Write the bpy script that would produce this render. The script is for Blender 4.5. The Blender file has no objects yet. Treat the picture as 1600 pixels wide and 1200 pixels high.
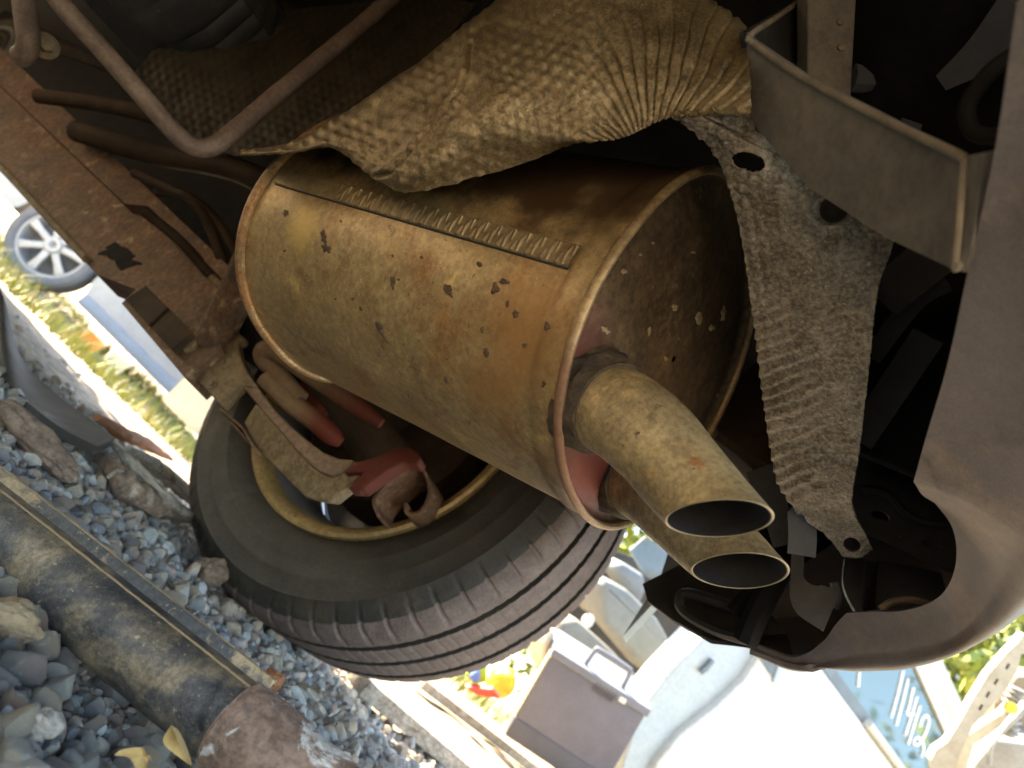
import bpy, bmesh, math, random
import numpy as np
from mathutils import Vector, Matrix
from mathutils.bvhtree import BVHTree

random.seed(7)
rng = np.random.default_rng(7)
SC = bpy.context.scene
COL = SC.collection
# ------------------------------------------------------------------ camera, world, sun, exposure
CAM_H = 0.158                     # lens height above the gravel under the tyre
PITCH = math.radians(17.4)
ROLL = math.radians(45.0)
FPX = 1150.0                      # focal length in photo pixels (photo is 1600 wide)
CAMP = np.array([0.0, 0.0, CAM_H])
FWD = np.array([0.0, math.cos(PITCH), math.sin(PITCH)])
UPV = np.array([0.0, -math.sin(PITCH), math.cos(PITCH)])
RGT = np.array([1.0, 0.0, 0.0])
_c, _s = math.cos(ROLL), math.sin(ROLL)
IR = RGT * _c + UPV * _s          # image right in the world
IU = UPV * _c - RGT * _s          # image up in the world

cam_d = bpy.data.cameras.new("camera")
cam = bpy.data.objects.new("camera", cam_d)
COL.objects.link(cam)
SC.camera = cam
cam_d.sensor_fit = 'HORIZONTAL'
cam_d.sensor_width = 36.0
cam_d.lens = 36.0 * FPX / 1600.0
cam_d.clip_start = 0.01
cam_d.clip_end = 400.0
mw = Matrix((tuple(IR) + (0,), tuple(IU) + (0,), tuple(-FWD) + (0,), (0, 0, 0, 1))).transposed()
mw.translation = Vector(CAMP)
cam.matrix_world = mw
cam_d.dof.use_dof = True
cam_d.dof.focus_distance = 0.53
cam_d.dof.aperture_fstop = 7.8

SUN_EL, SUN_AZ = math.radians(40), math.radians(147)    # azimuth counted from +X towards +Y
world = bpy.data.worlds.new("World")
SC.world = world
world.use_nodes = True
wn = world.node_tree
bg = wn.nodes["Background"]
sky = wn.nodes.new("ShaderNodeTexSky")
sky.sky_type = 'NISHITA'
sky.sun_disc = False
sky.sun_elevation = SUN_EL
sky.sun_rotation = math.radians(90) - SUN_AZ
wn.links.new(sky.outputs[0], bg.inputs[0])
bg.inputs[1].default_value = 0.15
sl = bpy.data.lights.new("sun", 'SUN')
sl.energy = 5.0
sl.angle = math.radians(0.5)
sl.color = (1.0, 0.9, 0.74)
sun = bpy.data.objects.new("sun", sl)
COL.objects.link(sun)
sdir = Vector((math.cos(SUN_AZ) * math.cos(SUN_EL), math.sin(SUN_AZ) * math.cos(SUN_EL), math.sin(SUN_EL)))
sun.rotation_euler = sdir.to_track_quat('Z', 'Y').to_euler()
sun.location = (0, 0, 8)
SC.view_settings.view_transform = 'Standard'
SC.view_settings.look = 'None'
SC.view_settings.gamma = 1.0
SC.view_settings.use_curve_mapping = False
SC.view_settings.exposure = 3.0
SC.view_settings.use_white_balance = True
SC.view_settings.white_balance_temperature = 7350
SC.view_settings.white_balance_tint = 10
cy = SC.cycles
cy.use_denoising = True
cy.max_bounces = 8
cy.diffuse_bounces = 5
cy.glossy_bounces = 4
cy.caustics_reflective = False
cy.caustics_refractive = False
cy.sample_clamp_indirect = 6.0

# ------------------------------------------------------------------ helpers: rays and frames
PSI = math.radians(37.0)
REAR = np.array([math.cos(PSI), -math.sin(PSI), 0.0])    # towards the back of the car
OUT = np.array([math.sin(PSI), math.cos(PSI), 0.0])      # towards the right side of the car
ZUP = np.array([0.0, 0.0, 1.0])

def ray(px, py):
    return FWD + IR * ((px - 800.0) / FPX) - IU * ((py - 600.0) / FPX)
def V(px, py, d):
    return CAMP + ray(px, py) * d
def VV(pts):
    return [V(*p) for p in pts]
def hit(px, py, p0, n):                # a ray of the survey meets a plane
    r = ray(px, py)
    return CAMP + r * (np.dot(p0 - CAMP, n) / np.dot(r, n))
def project(P):
    P = np.asarray(P, float) - CAMP
    d = P @ FWD
    return np.stack([800 + FPX * (P @ IR) / d, 600 - FPX * (P @ IU) / d], -1), d
def car_pt(r, o, z):                   # a point in the car's own frame (origin on the ground below the lens)
    return REAR * r + OUT * o + ZUP * z
def nrm(v):
    v = np.asarray(v, float)
    return v / np.linalg.norm(v)

def vnoise(p, seed=0):                 # smooth value noise, -1..1
    p = np.asarray(p, float)
    i = np.floor(p).astype(np.int64)
    f = p - i
    f = f * f * (3 - 2 * f)
    def h(a):
        n = a[:, 0] * 374761393 + a[:, 1] * 668265263 + a[:, 2] * 2147483647 + seed * 974711
        n = (n ^ (n >> 13)) * 1274126177
        n = n ^ (n >> 16)
        return (n & 0xffff) / 32767.5 - 1
    out = 0
    for dx in (0, 1):
        for dy in (0, 1):
            for dz in (0, 1):
                w = (f[:, 0] if dx else 1 - f[:, 0]) * (f[:, 1] if dy else 1 - f[:, 1]) * (f[:, 2] if dz else 1 - f[:, 2])
                out = out + w * h(i + np.array([dx, dy, dz]))
    return out
def fbm(p, seed=0, o=4):
    s, a = 0, 1.0
    p = np.asarray(p, float)
    for k in range(o):
        s = s + a * vnoise(p * 2 ** k, seed + k)
        a *= 0.5
    return s

def cr(P, n):                          # Catmull-Rom through the rows of P, n samples in all
    P = np.asarray(P, float)
    m = len(P)
    if m == 2:
        t = np.linspace(0, 1, n).reshape((-1,) + (1,) * (P.ndim - 1))
        return P[0] * (1 - t) + P[1] * t
    t = np.linspace(0, m - 1, n)
    i = np.clip(np.floor(t).astype(int), 0, m - 2)
    f = (t - i).reshape((-1,) + (1,) * (P.ndim - 1))
    E = np.concatenate([[2 * P[0] - P[1]], P, [2 * P[-1] - P[-2]]])
    a, b, c, d = E[i], E[i + 1], E[i + 2], E[i + 3]
    return 0.5 * (2 * b + (c - a) * f + (2 * a - 5 * b + 4 * c - d) * f ** 2 + (3 * b - a - 3 * c + d) * f ** 3)

class MB:
    """collects shapes; build() links them as one mesh object"""
    def __init__(self):
        self.v, self.f = [], []
    def add(self, v, f):
        k = len(self.v)
        self.v += [tuple(map(float, x)) for x in v]
        self.f += [tuple(int(a) + k for a in q) for q in f]
        return self
    def grid(self, G, closed_u=False, closed_v=False, keep=None):
        nu, nv = G.shape[:2]
        f = []
        for i in range(nu if closed_u else nu - 1):
            for j in range(nv if closed_v else nv - 1):
                if keep is not None and not keep[i, j]:
                    continue
                a, b = i, (i + 1) % nu
                c, d = j, (j + 1) % nv
                f.append((a * nv + c, b * nv + c, b * nv + d, a * nv + d))
        return self.add(G.reshape(-1, 3), f)
    def sheet(self, G, th, keep=None):        # a sheet with two faces and closed edges
        nu, nv = G.shape[:2]
        du = np.gradient(G, axis=0)
        dv = np.gradient(G, axis=1)
        N = np.cross(du, dv)
        N /= np.linalg.norm(N, axis=-1, keepdims=True) + 1e-12
        if np.sum(N * (CAMP - G)) < 0:
            N = -N
        B = G - N * th
        n = nu * nv
        f = []
        if keep is None:
            keep = np.ones((nu - 1, nv - 1), bool)
        def q(i, j):
            return 0 <= i < nu - 1 and 0 <= j < nv - 1 and keep[i, j]
        for i in range(nu - 1):
            for j in range(nv - 1):
                if not keep[i, j]:
                    continue
                a, b, c, d = i * nv + j, (i + 1) * nv + j, (i + 1) * nv + j + 1, i * nv + j + 1
                f.append((a, b, c, d))
                f.append((a + n, d + n, c + n, b + n))
                if not q(i - 1, j): f.append((a, d, d + n, a + n))
                if not q(i + 1, j): f.append((b, b + n, c + n, c))
                if not q(i, j - 1): f.append((a, a + n, b + n, b))
                if not q(i, j + 1): f.append((d, c, c + n, d + n))
        return self.add(np.concatenate([G.reshape(-1, 3), B.reshape(-1, 3)]), f)
    def tube(self, pts, r, seg=16, n=None, caps=True, wall=0, cut=None, rough=0, squash=None):
        P = cr(pts, n) if n else np.asarray(pts, float)
        m = len(P)
        R = np.full(m, r) if np.isscalar(r) else np.interp(np.linspace(0, 1, m), np.linspace(0, 1, len(r)), r)
        T = np.gradient(P, axis=0)
        T /= np.linalg.norm(T, axis=1, keepdims=True)
        u = np.cross(T[0], ZUP if abs(T[0][2]) < 0.9 else RGT)
        rings = []
        for i in range(m):
            u = u - T[i] * np.dot(u, T[i])
            u /= np.linalg.norm(u)
            w = np.cross(T[i], u)
            a = np.linspace(0, 2 * np.pi, seg, endpoint=False)
            rr = R[i]
            if rough:
                rr = R[i] * (1 + rough * vnoise(np.stack([np.cos(a) * 4, np.sin(a) * 4, np.full(seg, i * 0.7)], 1), 3))
            ring = P[i] + (np.outer(np.cos(a) * rr, u) + np.outer(np.sin(a) * rr, w))
            rings.append(ring)
        G = np.array(rings)
        if cut is not None:                    # trim every lengthwise line at a plane
            p0, nn = cut
            k0 = m // 2
            for j in range(seg):
                ln = G[k0:, j].copy()
                sd = (ln - p0) @ nn
                e = next((q for q in range(1, len(ln)) if sd[q] > 0), len(ln) - 1)
                t = sd[e - 1] / (sd[e - 1] - sd[e]) if e >= 1 else 0
                pts_ = np.concatenate([ln[:e], [ln[e - 1] + (ln[e] - ln[e - 1]) * t]])
                L_ = np.concatenate([[0], np.cumsum(np.linalg.norm(np.diff(pts_, axis=0), axis=1))])
                u_ = np.linspace(0, L_[-1], len(ln))
                G[k0:, j] = np.stack([np.interp(u_, L_, pts_[:, a]) for a in range(3)], 1)
        self.grid(G, closed_v=True)
        if wall:
            I = np.array([G[i] + (P[i] + (G[i].mean(0) - P[i]) - G[i]) * (wall / R[i]) for i in range(m)])
            self.grid(I[::-1], closed_v=True)
            k = len(self.v)
            self.add(np.concatenate([G[-1], I[-1]]), [(j, (j + 1) % seg, seg + (j + 1) % seg, seg + j) for j in range(seg)])
        elif caps:
            self.add(G[0], [tuple(range(seg))[::-1]])
            self.add(G[-1], [tuple(range(seg))])
        return self
    def lathe(self, prof, c, axis, seg=48, fn=None):      # prof: (along axis, radius)
        axis = nrm(axis)
        u = nrm(np.cross(axis, ZUP if abs(axis[2]) < 0.9 else RGT))
        w = np.cross(axis, u)
        a = np.linspace(0, 2 * np.pi, seg, endpoint=False)
        prof = np.asarray(prof, float)
        X = np.repeat(prof[:, 0][:, None], seg, 1)
        R = np.repeat(prof[:, 1][:, None], seg, 1)
        if fn: X, R = fn(X, R, a[None, :])
        G = np.asarray(c, float) + X[..., None] * axis + R[..., None] * (np.cos(a)[:, None] * u + np.sin(a)[:, None] * w)
        return self.grid(G, closed_v=True)
    def box(self, c, ax, ay, az, bevel=0.0):              # ax, ay, az are half-edge vectors
        bm = bmesh.new()
        bmesh.ops.create_cube(bm, size=2.0)
        L = [np.linalg.norm(x) for x in (ax, ay, az)]
        for v in bm.verts:
            v.co = Vector((v.co[0] * L[0], v.co[1] * L[1], v.co[2] * L[2]))
        if bevel:
            bmesh.ops.bevel(bm, geom=bm.edges[:], offset=bevel, segments=2, affect='EDGES', profile=0.6)
        M3 = np.stack([nrm(ax), nrm(ay), nrm(az)])
        v = [np.asarray(c) + np.array(x.co) @ M3 for x in bm.verts]
        f = [[q.index for q in p.verts] for p in bm.faces]
        bm.free()
        return self.add(v, f)
    def plate(self, loop, th, holes=(), bevel=0.0, n=None):   # flat outline (3-D points) made thick along its normal
        loop = [np.asarray(p, float) for p in loop]
        if n is None:
            c = sum(loop) / len(loop)
            n = sum(np.cross(loop[i] - c, loop[(i + 1) % len(loop)] - c) for i in range(len(loop)))
            n = nrm(n)
            if np.dot(n, CAMP - c) < 0: n = -n
        bm = bmesh.new()
        es = []
        for lp in [loop] + list(holes):
            vs = [bm.verts.new(tuple(p)) for p in lp]
            es += [bm.edges.new((vs[i], vs[(i + 1) % len(vs)])) for i in range(len(vs))]
        bmesh.ops.triangle_fill(bm, use_beauty=True, edges=es, normal=Vector(n))
        ex = bmesh.ops.extrude_face_region(bm, geom=bm.faces[:], use_keep_orig=True)
        bmesh.ops.translate(bm, verts=[g for g in ex['geom'] if isinstance(g, bmesh.types.BMVert)], vec=Vector(-n * th))
        bmesh.ops.recalc_face_normals(bm, faces=bm.faces[:])
        if bevel:
            bmesh.ops.dissolve_limit(bm, angle_limit=0.01, verts=bm.verts[:], edges=bm.edges[:])
            ee = [e for e in bm.edges if len(e.link_faces) == 2 and e.calc_face_angle() > 0.6]
            bmesh.ops.bevel(bm, geom=ee, offset=bevel, segments=3, affect='EDGES', profile=0.6)
        bm.verts.index_update()
        v = [tuple(x.co) for x in bm.verts]
        f = [[q.index for q in p.verts] for p in bm.faces]
        bm.free()
        return self.add(v, f)
    def mesh(self, name, origin=(0, 0, 0), smooth=35):
        me = bpy.data.meshes.new(name)
        A = np.array(self.v) - np.asarray(origin)
        me.from_pydata(A.tolist(), [], self.f)
        me.validate()
        if smooth:
            me.shade_smooth()
            me.set_sharp_from_angle(angle=math.radians(smooth))
        me.update()
        return me
    def build(self, name, mat, parent=None, smooth=35, base=True):
        A = np.array(self.v)
        if parent is not None:
            o0 = np.array(parent.get('_o', (0, 0, 0)))
        else:
            o0 = np.array([(A[:, 0].min() + A[:, 0].max()) / 2, (A[:, 1].min() + A[:, 1].max()) / 2, A[:, 2].min()]) if base else np.zeros(3)
        me = self.mesh(name, o0, smooth)
        me.materials.append(mat)
        o = bpy.data.objects.new(name, me)
        COL.objects.link(o)
        if parent is not None:
            o.parent = parent
        else:
            o.location = o0
        o['_o'] = list(map(float, o0))
        return o

def tag(o, label=None, cat=None, group=None, kind=None):
    for k, v in (('label', label), ('category', cat), ('group', group), ('kind', kind)):
        if v: o[k] = v
    return o
def thing(name, loc, label, cat, group=None):
    o = bpy.data.objects.new(name, None)
    o.empty_display_size = 0.05
    COL.objects.link(o)
    o.location = loc
    o['_o'] = list(map(float, loc))
    return tag(o, label, cat, group)

# ------------------------------------------------------------------ helpers: materials
def mat(name, c1, c2=None, scale=12, rough=0.6, metal=0.0, bump=0.15, bscale=60, layers=(), rvar=0.15,
        stretch=None, spec=0.5, bdist=0.002, coat=0.0, grain=0.10):
    """procedural: two tones mixed by noise, then layers (colour, scale, low, high[, metal, rough]) of stains"""
    m = bpy.data.materials.new(name)
    m.use_nodes = True
    nt = m.node_tree
    N, L = nt.nodes, nt.links
    b = N["Principled BSDF"]
    tc = N.new("ShaderNodeTexCoord")
    src = tc.outputs['Object']
    if stretch:
        mp = N.new("ShaderNodeMapping")
        mp.inputs['Scale'].default_value = stretch
        L.new(src, mp.inputs[0])
        src = mp.outputs[0]
    def noise(sc, det=6, r=0.6, w=0.0):
        n = N.new("ShaderNodeTexNoise")
        n.inputs['Scale'].default_value = sc
        n.inputs['Detail'].default_value = det
        n.inputs['Roughness'].default_value = r
        n.inputs['Distortion'].default_value = w
        L.new(src, n.inputs['Vector'])
        return n
    def ramp(val, lo, hi):
        r = N.new("ShaderNodeMapRange")
        r.inputs['From Min'].default_value = lo
        r.inputs['From Max'].default_value = hi
        r.interpolation_type = 'SMOOTHSTEP'
        L.new(val, r.inputs['Value'])
        return r.outputs[0]
    def mix(f, a, bb):
        x = N.new("ShaderNodeMix")
        x.data_type = 'RGBA'
        L.new(f, x.inputs['Factor'])
        for k, s in ((6, a), (7, bb)):
            if isinstance(s, tuple): x.inputs[k].default_value = s + (1,)
            else: L.new(s, x.inputs[k])
        return x.outputs[2]
    n0 = noise(scale)
    col = mix(ramp(n0.outputs['Fac'], 0.32, 0.68), tuple(c1), tuple(c2 or c1))
    ro = None
    for k, ly in enumerate(layers):
        n = noise(ly[1], 8, 0.65, 0.4)
        f = ramp(n.outputs['Fac'], ly[2], ly[3])
        col = mix(f, col, tuple(ly[0]))
    if grain:
        g1, g2 = noise(bscale * 1.1, 10, 0.75), noise(bscale * 0.16, 6, 0.6, 0.6)
        gm_ = N.new("ShaderNodeMath"); gm_.operation = 'MULTIPLY_ADD'
        L.new(g1.outputs['Fac'], gm_.inputs[0]); gm_.inputs[1].default_value = 0.72
        g3 = N.new("ShaderNodeMath"); g3.operation = 'MULTIPLY'
        L.new(g2.outputs['Fac'], g3.inputs[0]); g3.inputs[1].default_value = 0.28
        L.new(g3.outputs[0], gm_.inputs[2])
        gr_ = N.new("ShaderNodeMapRange")
        gr_.inputs['From Min'].default_value = 0.43; gr_.inputs['From Max'].default_value = 0.57
        gr_.inputs['To Min'].default_value = 1 - grain; gr_.inputs['To Max'].default_value = 1 + grain * 0.75
        L.new(gm_.outputs[0], gr_.inputs['Value'])
        gx_ = N.new("ShaderNodeMix"); gx_.data_type = 'RGBA'; gx_.blend_type = 'MULTIPLY'
        gx_.inputs['Factor'].default_value = 1.0
        L.new(col, gx_.inputs[6]); L.new(gr_.outputs[0], gx_.inputs[7])
        col = gx_.outputs[2]
    L.new(col, b.inputs['Base Color'])
    rr = N.new("ShaderNodeMapRange")
    rr.inputs['To Min'].default_value = max(0.02, rough - rvar)
    rr.inputs['To Max'].default_value = min(1.0, rough + rvar)
    n1 = noise(scale * 2.3)
    L.new(n1.outputs['Fac'], rr.inputs['Value'])
    L.new(rr.outputs[0], b.inputs['Roughness'])
    b.inputs['Metallic'].default_value = metal
    b.inputs['Specular IOR Level'].default_value = spec
    b.inputs['Coat Weight'].default_value = coat
    if bump:
        n2 = noise(bscale, 8, 0.7)
        bp = N.new("ShaderNodeBump")
        bp.inputs['Strength'].default_value = min(1.0, bump * 2)
        bp.inputs['Distance'].default_value = bdist
        L.new(n2.outputs['Fac'], bp.inputs['Height'])
        L.new(bp.outputs[0], b.inputs['Normal'])
    return m

MT = {}
MT['muffler'] = mat('muffler_steel', (0.39, 0.265, 0.12), (0.47, 0.34, 0.17), 11, 0.38, 0.35, 0.2, 170,
    layers=[((0.34, 0.17, 0.06), 10, 0.53, 0.70), ((0.31, 0.20, 0.09), 34, 0.54, 0.66), ((0.60, 0.43, 0.17), 28, 0.61, 0.68), ((0.22, 0.15, 0.085), 75, 0.62, 0.72), ((0.62, 0.49, 0.28), 260, 0.63, 0.68), ((0.085, 0.055, 0.03), 240, 0.64, 0.69)], bdist=0.001, grain=0.24)
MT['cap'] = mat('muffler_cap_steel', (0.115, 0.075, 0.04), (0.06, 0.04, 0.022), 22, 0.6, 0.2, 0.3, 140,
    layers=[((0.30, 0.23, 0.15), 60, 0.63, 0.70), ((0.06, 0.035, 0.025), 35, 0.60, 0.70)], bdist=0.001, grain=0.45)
MT['rim_rust'] = mat('rusty_seam', (0.42, 0.29, 0.15), (0.34, 0.16, 0.065), 30, 0.5, 0.3, 0.3, 200, layers=[((0.15, 0.07, 0.035), 55, 0.58, 0.68)], bdist=0.001, grain=0.35)
MT['muffler_edge'] = mat('worn_seam', (0.36, 0.265, 0.14), (0.27, 0.155, 0.07), 30, 0.4, 0.4, 0.2, 200, bdist=0.001, grain=0.3)
MT['pipe'] = mat('tailpipe_steel', (0.42, 0.315, 0.165), (0.28, 0.20, 0.11), 19, 0.5, 0.3, 0.2, 220,
    layers=[((0.50, 0.36, 0.17), 33, 0.54, 0.66), ((0.36, 0.15, 0.06), 27, 0.60, 0.68), ((0.56, 0.33, 0.11), 40, 0.63, 0.69), ((0.20, 0.14, 0.085), 75, 0.58, 0.70), ((0.07, 0.045, 0.025), 130, 0.66, 0.71)], bdist=0.001, grain=0.3)
MT['weld'] = mat('burnt_weld', (0.12, 0.085, 0.05), (0.05, 0.035, 0.025), 80, 0.8, 0.1, 1.0, 300, bdist=0.002)
MT['soot'] = mat('soot', (0.02, 0.018, 0.016), (0.035, 0.03, 0.03), 30, 0.75, 0, 0.3, 150)
MT['mud'] = mat('dried_mud', (0.085, 0.052, 0.028), (0.14, 0.088, 0.048), 120, 0.85, 0, 0.5, 300)
MT['pale_mud'] = mat('pale_mud', (0.36, 0.27, 0.17), (0.28, 0.20, 0.12), 120, 0.9, 0, 0.5, 300)
MT['shield'] = mat('dusty_heat_shield', (0.25, 0.177, 0.088), (0.35, 0.26, 0.14), 26, 0.36, 0.55, 0.55, 420,
    layers=[((0.21, 0.145, 0.075), 22, 0.52, 0.66), ((0.56, 0.44, 0.25), 300, 0.64, 0.70), ((0.11, 0.075, 0.04), 340, 0.66, 0.71)], bdist=0.0008, grain=0.42)
MT['shield_shaded'] = mat('shaded_heat_shield', (0.075, 0.055, 0.03), (0.045, 0.033, 0.02), 20, 0.6, 0.2, 0.3, 300)
MT['shield_grey'] = mat('grey_heat_shield', (0.29, 0.245, 0.18), (0.36, 0.31, 0.24), 30, 0.55, 0.35, 0.8, 330,
    layers=[((0.22, 0.17, 0.11), 60, 0.54, 0.68), ((0.52, 0.46, 0.37), 260, 0.60, 0.67), ((0.15, 0.115, 0.08), 240, 0.64, 0.70)], bdist=0.001, grain=0.5)
MT['inner_grey'] = mat('inner_bumper_grey', (0.10, 0.11, 0.13), (0.08, 0.085, 0.10), 9, 0.5, 0, 0.1, 80)
MT['underbody'] = mat('underbody_black', (0.009, 0.009, 0.010), (0.017, 0.015, 0.014), 18, 0.75, 0, 0.2, 60, spec=0.08)
MT['brown_rail'] = mat('dusty_brown_steel', (0.15, 0.076, 0.041), (0.095, 0.053, 0.03), 14, 0.75, 0.05, 0.3, 120,
    layers=[((0.30, 0.20, 0.115), 40, 0.56, 0.70), ((0.10, 0.05, 0.03), 70, 0.62, 0.72)], grain=0.4)
MT['brown_dark'] = mat('dark_brown_steel', (0.065, 0.042, 0.026), (0.035, 0.024, 0.017), 18, 0.75, 0.05, 0.3, 120, spec=0.12)
MT['tan_steel'] = mat('dusty_tan_steel', (0.20, 0.14, 0.073), (0.135, 0.09, 0.048), 22, 0.7, 0.1, 0.3, 140,
    layers=[((0.14, 0.085, 0.045), 50, 0.60, 0.72)], grain=0.35)
MT['rod'] = mat('brown_rod', (0.19, 0.125, 0.088), (0.13, 0.083, 0.06), 30, 0.55, 0.1, 0.25, 220, layers=[((0.36, 0.27, 0.19), 90, 0.66, 0.72)], grain=0.25)
MT['red'] = mat('dusty_red_glow', (0.085, 0.015, 0.011), (0.08, 0.022, 0.015), 24, 0.6, 0, 0.15, 150, layers=[((0.16, 0.10, 0.06), 35, 0.58, 0.74)], spec=0.12)  # red glow of reflected light, painted as the base colour
MT['black_plastic'] = mat('dusty_black_plastic', (0.025, 0.024, 0.025), (0.045, 0.04, 0.036), 20, 0.5, 0, 0.25, 120, layers=[((0.16, 0.12, 0.085), 130, 0.66, 0.72)], spec=0.25)
MT['flange'] = mat('dusty_grey_plastic', (0.13, 0.122, 0.108), (0.18, 0.16, 0.13), 16, 0.62, 0, 0.12, 90, layers=[((0.09, 0.085, 0.08), 30, 0.55, 0.7), ((0.26, 0.22, 0.16), 110, .66, .74)], grain=0.2)
MT['edge_dust'] = mat('dusty_edge', (0.27, 0.225, 0.16), (0.17, 0.14, 0.10), 60, 0.75, 0, 0.2, 120)
MT['bumper'] = mat('bumper_plastic', (0.195, 0.165, 0.157), (0.155, 0.135, 0.132), 7, 0.42, 0, 0.35, 700,
    layers=[((0.28, 0.215, 0.17), 13, 0.50, 0.72), ((0.13, 0.105, 0.10), 26, 0.56, 0.74), ((0.38, 0.30, 0.225), 150, 0.68, 0.73), ((0.10, 0.08, 0.07), 210, 0.71, 0.74)], bdist=0.0005, grain=0.18)
MT['rubber'] = mat('tyre_rubber', (0.021, 0.018, 0.015), (0.033, 0.028, 0.021), 14, 0.65, 0, 0.3, 220, layers=[((0.058, 0.046, 0.03), 9, 0.54, 0.75)], grain=0.25)
MT['tread'] = mat('dusty_tread', (0.098, 0.070, 0.062), (0.135, 0.098, 0.086), 40, 0.7, 0, 0.4, 260, layers=[((0.07, 0.05, 0.045), 20, 0.56, 0.75)], grain=0.25)
MT['rim_lip'] = mat('dusty_rim', (0.46, 0.33, 0.155), (0.38, 0.26, 0.12), 22, 0.45, 0.4, 0.15, 140, layers=[((0.22, 0.15, 0.075), 40, 0.60, 0.72)], grain=0.25)
MT['alloy'] = mat('grey_alloy', (0.36, 0.36, 0.38), (0.28, 0.27, 0.27), 12, 0.42, 0.4, 0.1, 90)
MT['silver'] = mat('silver_alloy', (0.44, 0.43, 0.41), (0.38, 0.375, 0.37), 6, 0.35, 0.3, 0.03, 90)
MT['tyre_far'] = mat('far_tyre', (0.14, 0.14, 0.15), (0.18, 0.175, 0.17), 12, 0.75, 0, 0.2, 60)
MT['silver_paint'] = mat('silver_paint', (0.34, 0.35, 0.36), (0.31, 0.32, 0.335), 3, 0.35, 0.3, 0.02, 60, coat=0.4)
MT['sill_grey'] = mat('grey_sill', (0.24, 0.27, 0.32), (0.21, 0.24, 0.28), 3, 0.45, 0.1, 0.02, 60)
MT['white_paint'] = mat('white_paint', (0.54, 0.525, 0.46), (0.48, 0.465, 0.40), 3, 0.4, 0, 0.02, 40, coat=0.3)
MT['white_frame'] = mat('white_frame_paint', (0.42, 0.40, 0.33), (0.34, 0.30, 0.22), 12, 0.5, 0, 0.06, 60, layers=[((0.42, 0.28, 0.13), 16, 0.60, 0.72)])
MT['jamb'] = mat('pale_jamb', (0.34, 0.38, 0.39), (0.37, 0.385, 0.36), 4, 0.4, 0, 0.02, 60)
MT['rubber_seal'] = mat('dark_seal', (0.10, 0.12, 0.13), (0.13, 0.15, 0.16), 12, 0.5, 0, 0.1, 60)
MT['seat'] = mat('pale_grey_seat', (0.20, 0.22, 0.225), (0.165, 0.185, 0.20), 9, 0.8, 0, 0.2, 200)
MT['seat_tan'] = mat('beige_grey_seat', (0.21, 0.20, 0.165), (0.18, 0.175, 0.15), 9, 0.8, 0, 0.2, 200)
MT['tool_grey'] = mat('purple_grey_plastic', (0.125, 0.122, 0.15), (0.112, 0.11, 0.135), 8, 0.6, 0, 0.1, 150)
MT['tool_dark'] = mat('dark_grey_plastic', (0.085, 0.085, 0.105), (0.075, 0.075, 0.09), 8, 0.6, 0, 0.1, 150)
MT['tool_handle'] = mat('blue_grey_plastic', (0.15, 0.165, 0.20), (0.13, 0.145, 0.18), 8, 0.5, 0, 0.05, 150)
MT['mesh_tan'] = mat('tan_grille', (0.40, 0.36, 0.25), (0.34, 0.30, 0.20), 8, 0.7, 0, 0.1, 150)
MT['engine_grey'] = mat('engine_grey', (0.28, 0.285, 0.265), (0.23, 0.22, 0.20), 12, 0.5, 0.2, 0.1, 100, layers=[((0.28, 0.18, 0.09), 20, 0.6, 0.72)])
MT['engine_brown'] = mat('engine_brown', (0.14, 0.10, 0.055), (0.22, 0.18, 0.125), 14, 0.7, 0, 0.2, 100)
MT['chalk'] = mat('white_marker', (0.82, 0.84, 0.86), (0.75, 0.78, 0.82), 40, 0.7, 0, 0.0, 100)
MT['leaf'] = mat('yellow_green_leaves', (0.14, 0.17, 0.03), (0.24, 0.24, 0.05), 5, 0.6, 0, 0.0, 50)
MT['bark'] = mat('bark', (0.10, 0.075, 0.05), (0.14, 0.11, 0.08), 12, 0.85, 0, 0.4, 40)
MT['grass'] = mat('yellow_green_grass', (0.15, 0.19, 0.035), (0.28, 0.26, 0.07), 3, 0.6, 0, 0.0, 50)
MT['wood'] = mat('weathered_wood', (0.36, 0.32, 0.27), (0.24, 0.195, 0.15), 10, 0.85, 0, 0.7, 60, stretch=(0.4, 3, 3), layers=[((0.14, 0.085, 0.05), 14, 0.55, 0.7)], grain=0.4)
MT['wood_brown'] = mat('brown_wood', (0.24, 0.165, 0.115), (0.17, 0.11, 0.075), 18, 0.9, 0, 0.9, 70, layers=[((0.32, 0.25, 0.19), 30, 0.56, 0.7)], grain=0.45)
MT['rust_strip'] = mat('orange_rust', (0.30, 0.115, 0.04), (0.22, 0.085, 0.035), 18, 0.85, 0, 0.4, 90)
MT['dark_strip'] = mat('dark_rubber_strip', (0.04, 0.033, 0.026), (0.028, 0.024, 0.02), 9, 0.7, 0, 0.2, 60, layers=[((0.16, 0.125, 0.09), 26, 0.6, 0.75)])
MT['shaft'] = mat('black_painted_shaft', (0.045, 0.045, 0.050), (0.085, 0.080, 0.076), 20, 0.36, 0.15, 0.5, 260,
    layers=[((0.27, 0.205, 0.13), 12, 0.52, 0.66), ((0.15, 0.125, 0.095), 50, 0.52, 0.66), ((0.33, 0.265, 0.18), 240, 0.60, 0.68), ((0.02, 0.02, 0.022), 32, 0.58, 0.70)], bdist=0.0008, grain=0.35)
MT['shaft_web'] = mat('blue_black_flange', (0.045, 0.047, 0.052), (0.075, 0.075, 0.075), 24, 0.5, 0.1, 0.4, 260,
    layers=[((0.33, 0.24, 0.14), 22, 0.50, 0.58), ((0.30, 0.21, 0.12), 130, 0.60, 0.68)], bdist=0.001, grain=0.35)
MT['shaft_tan'] = mat('muddy_shaft_edge', (0.35, 0.25, 0.14), (0.28, 0.19, 0.11), 40, 0.85, 0, 0.6, 200, bdist=0.002)
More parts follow.
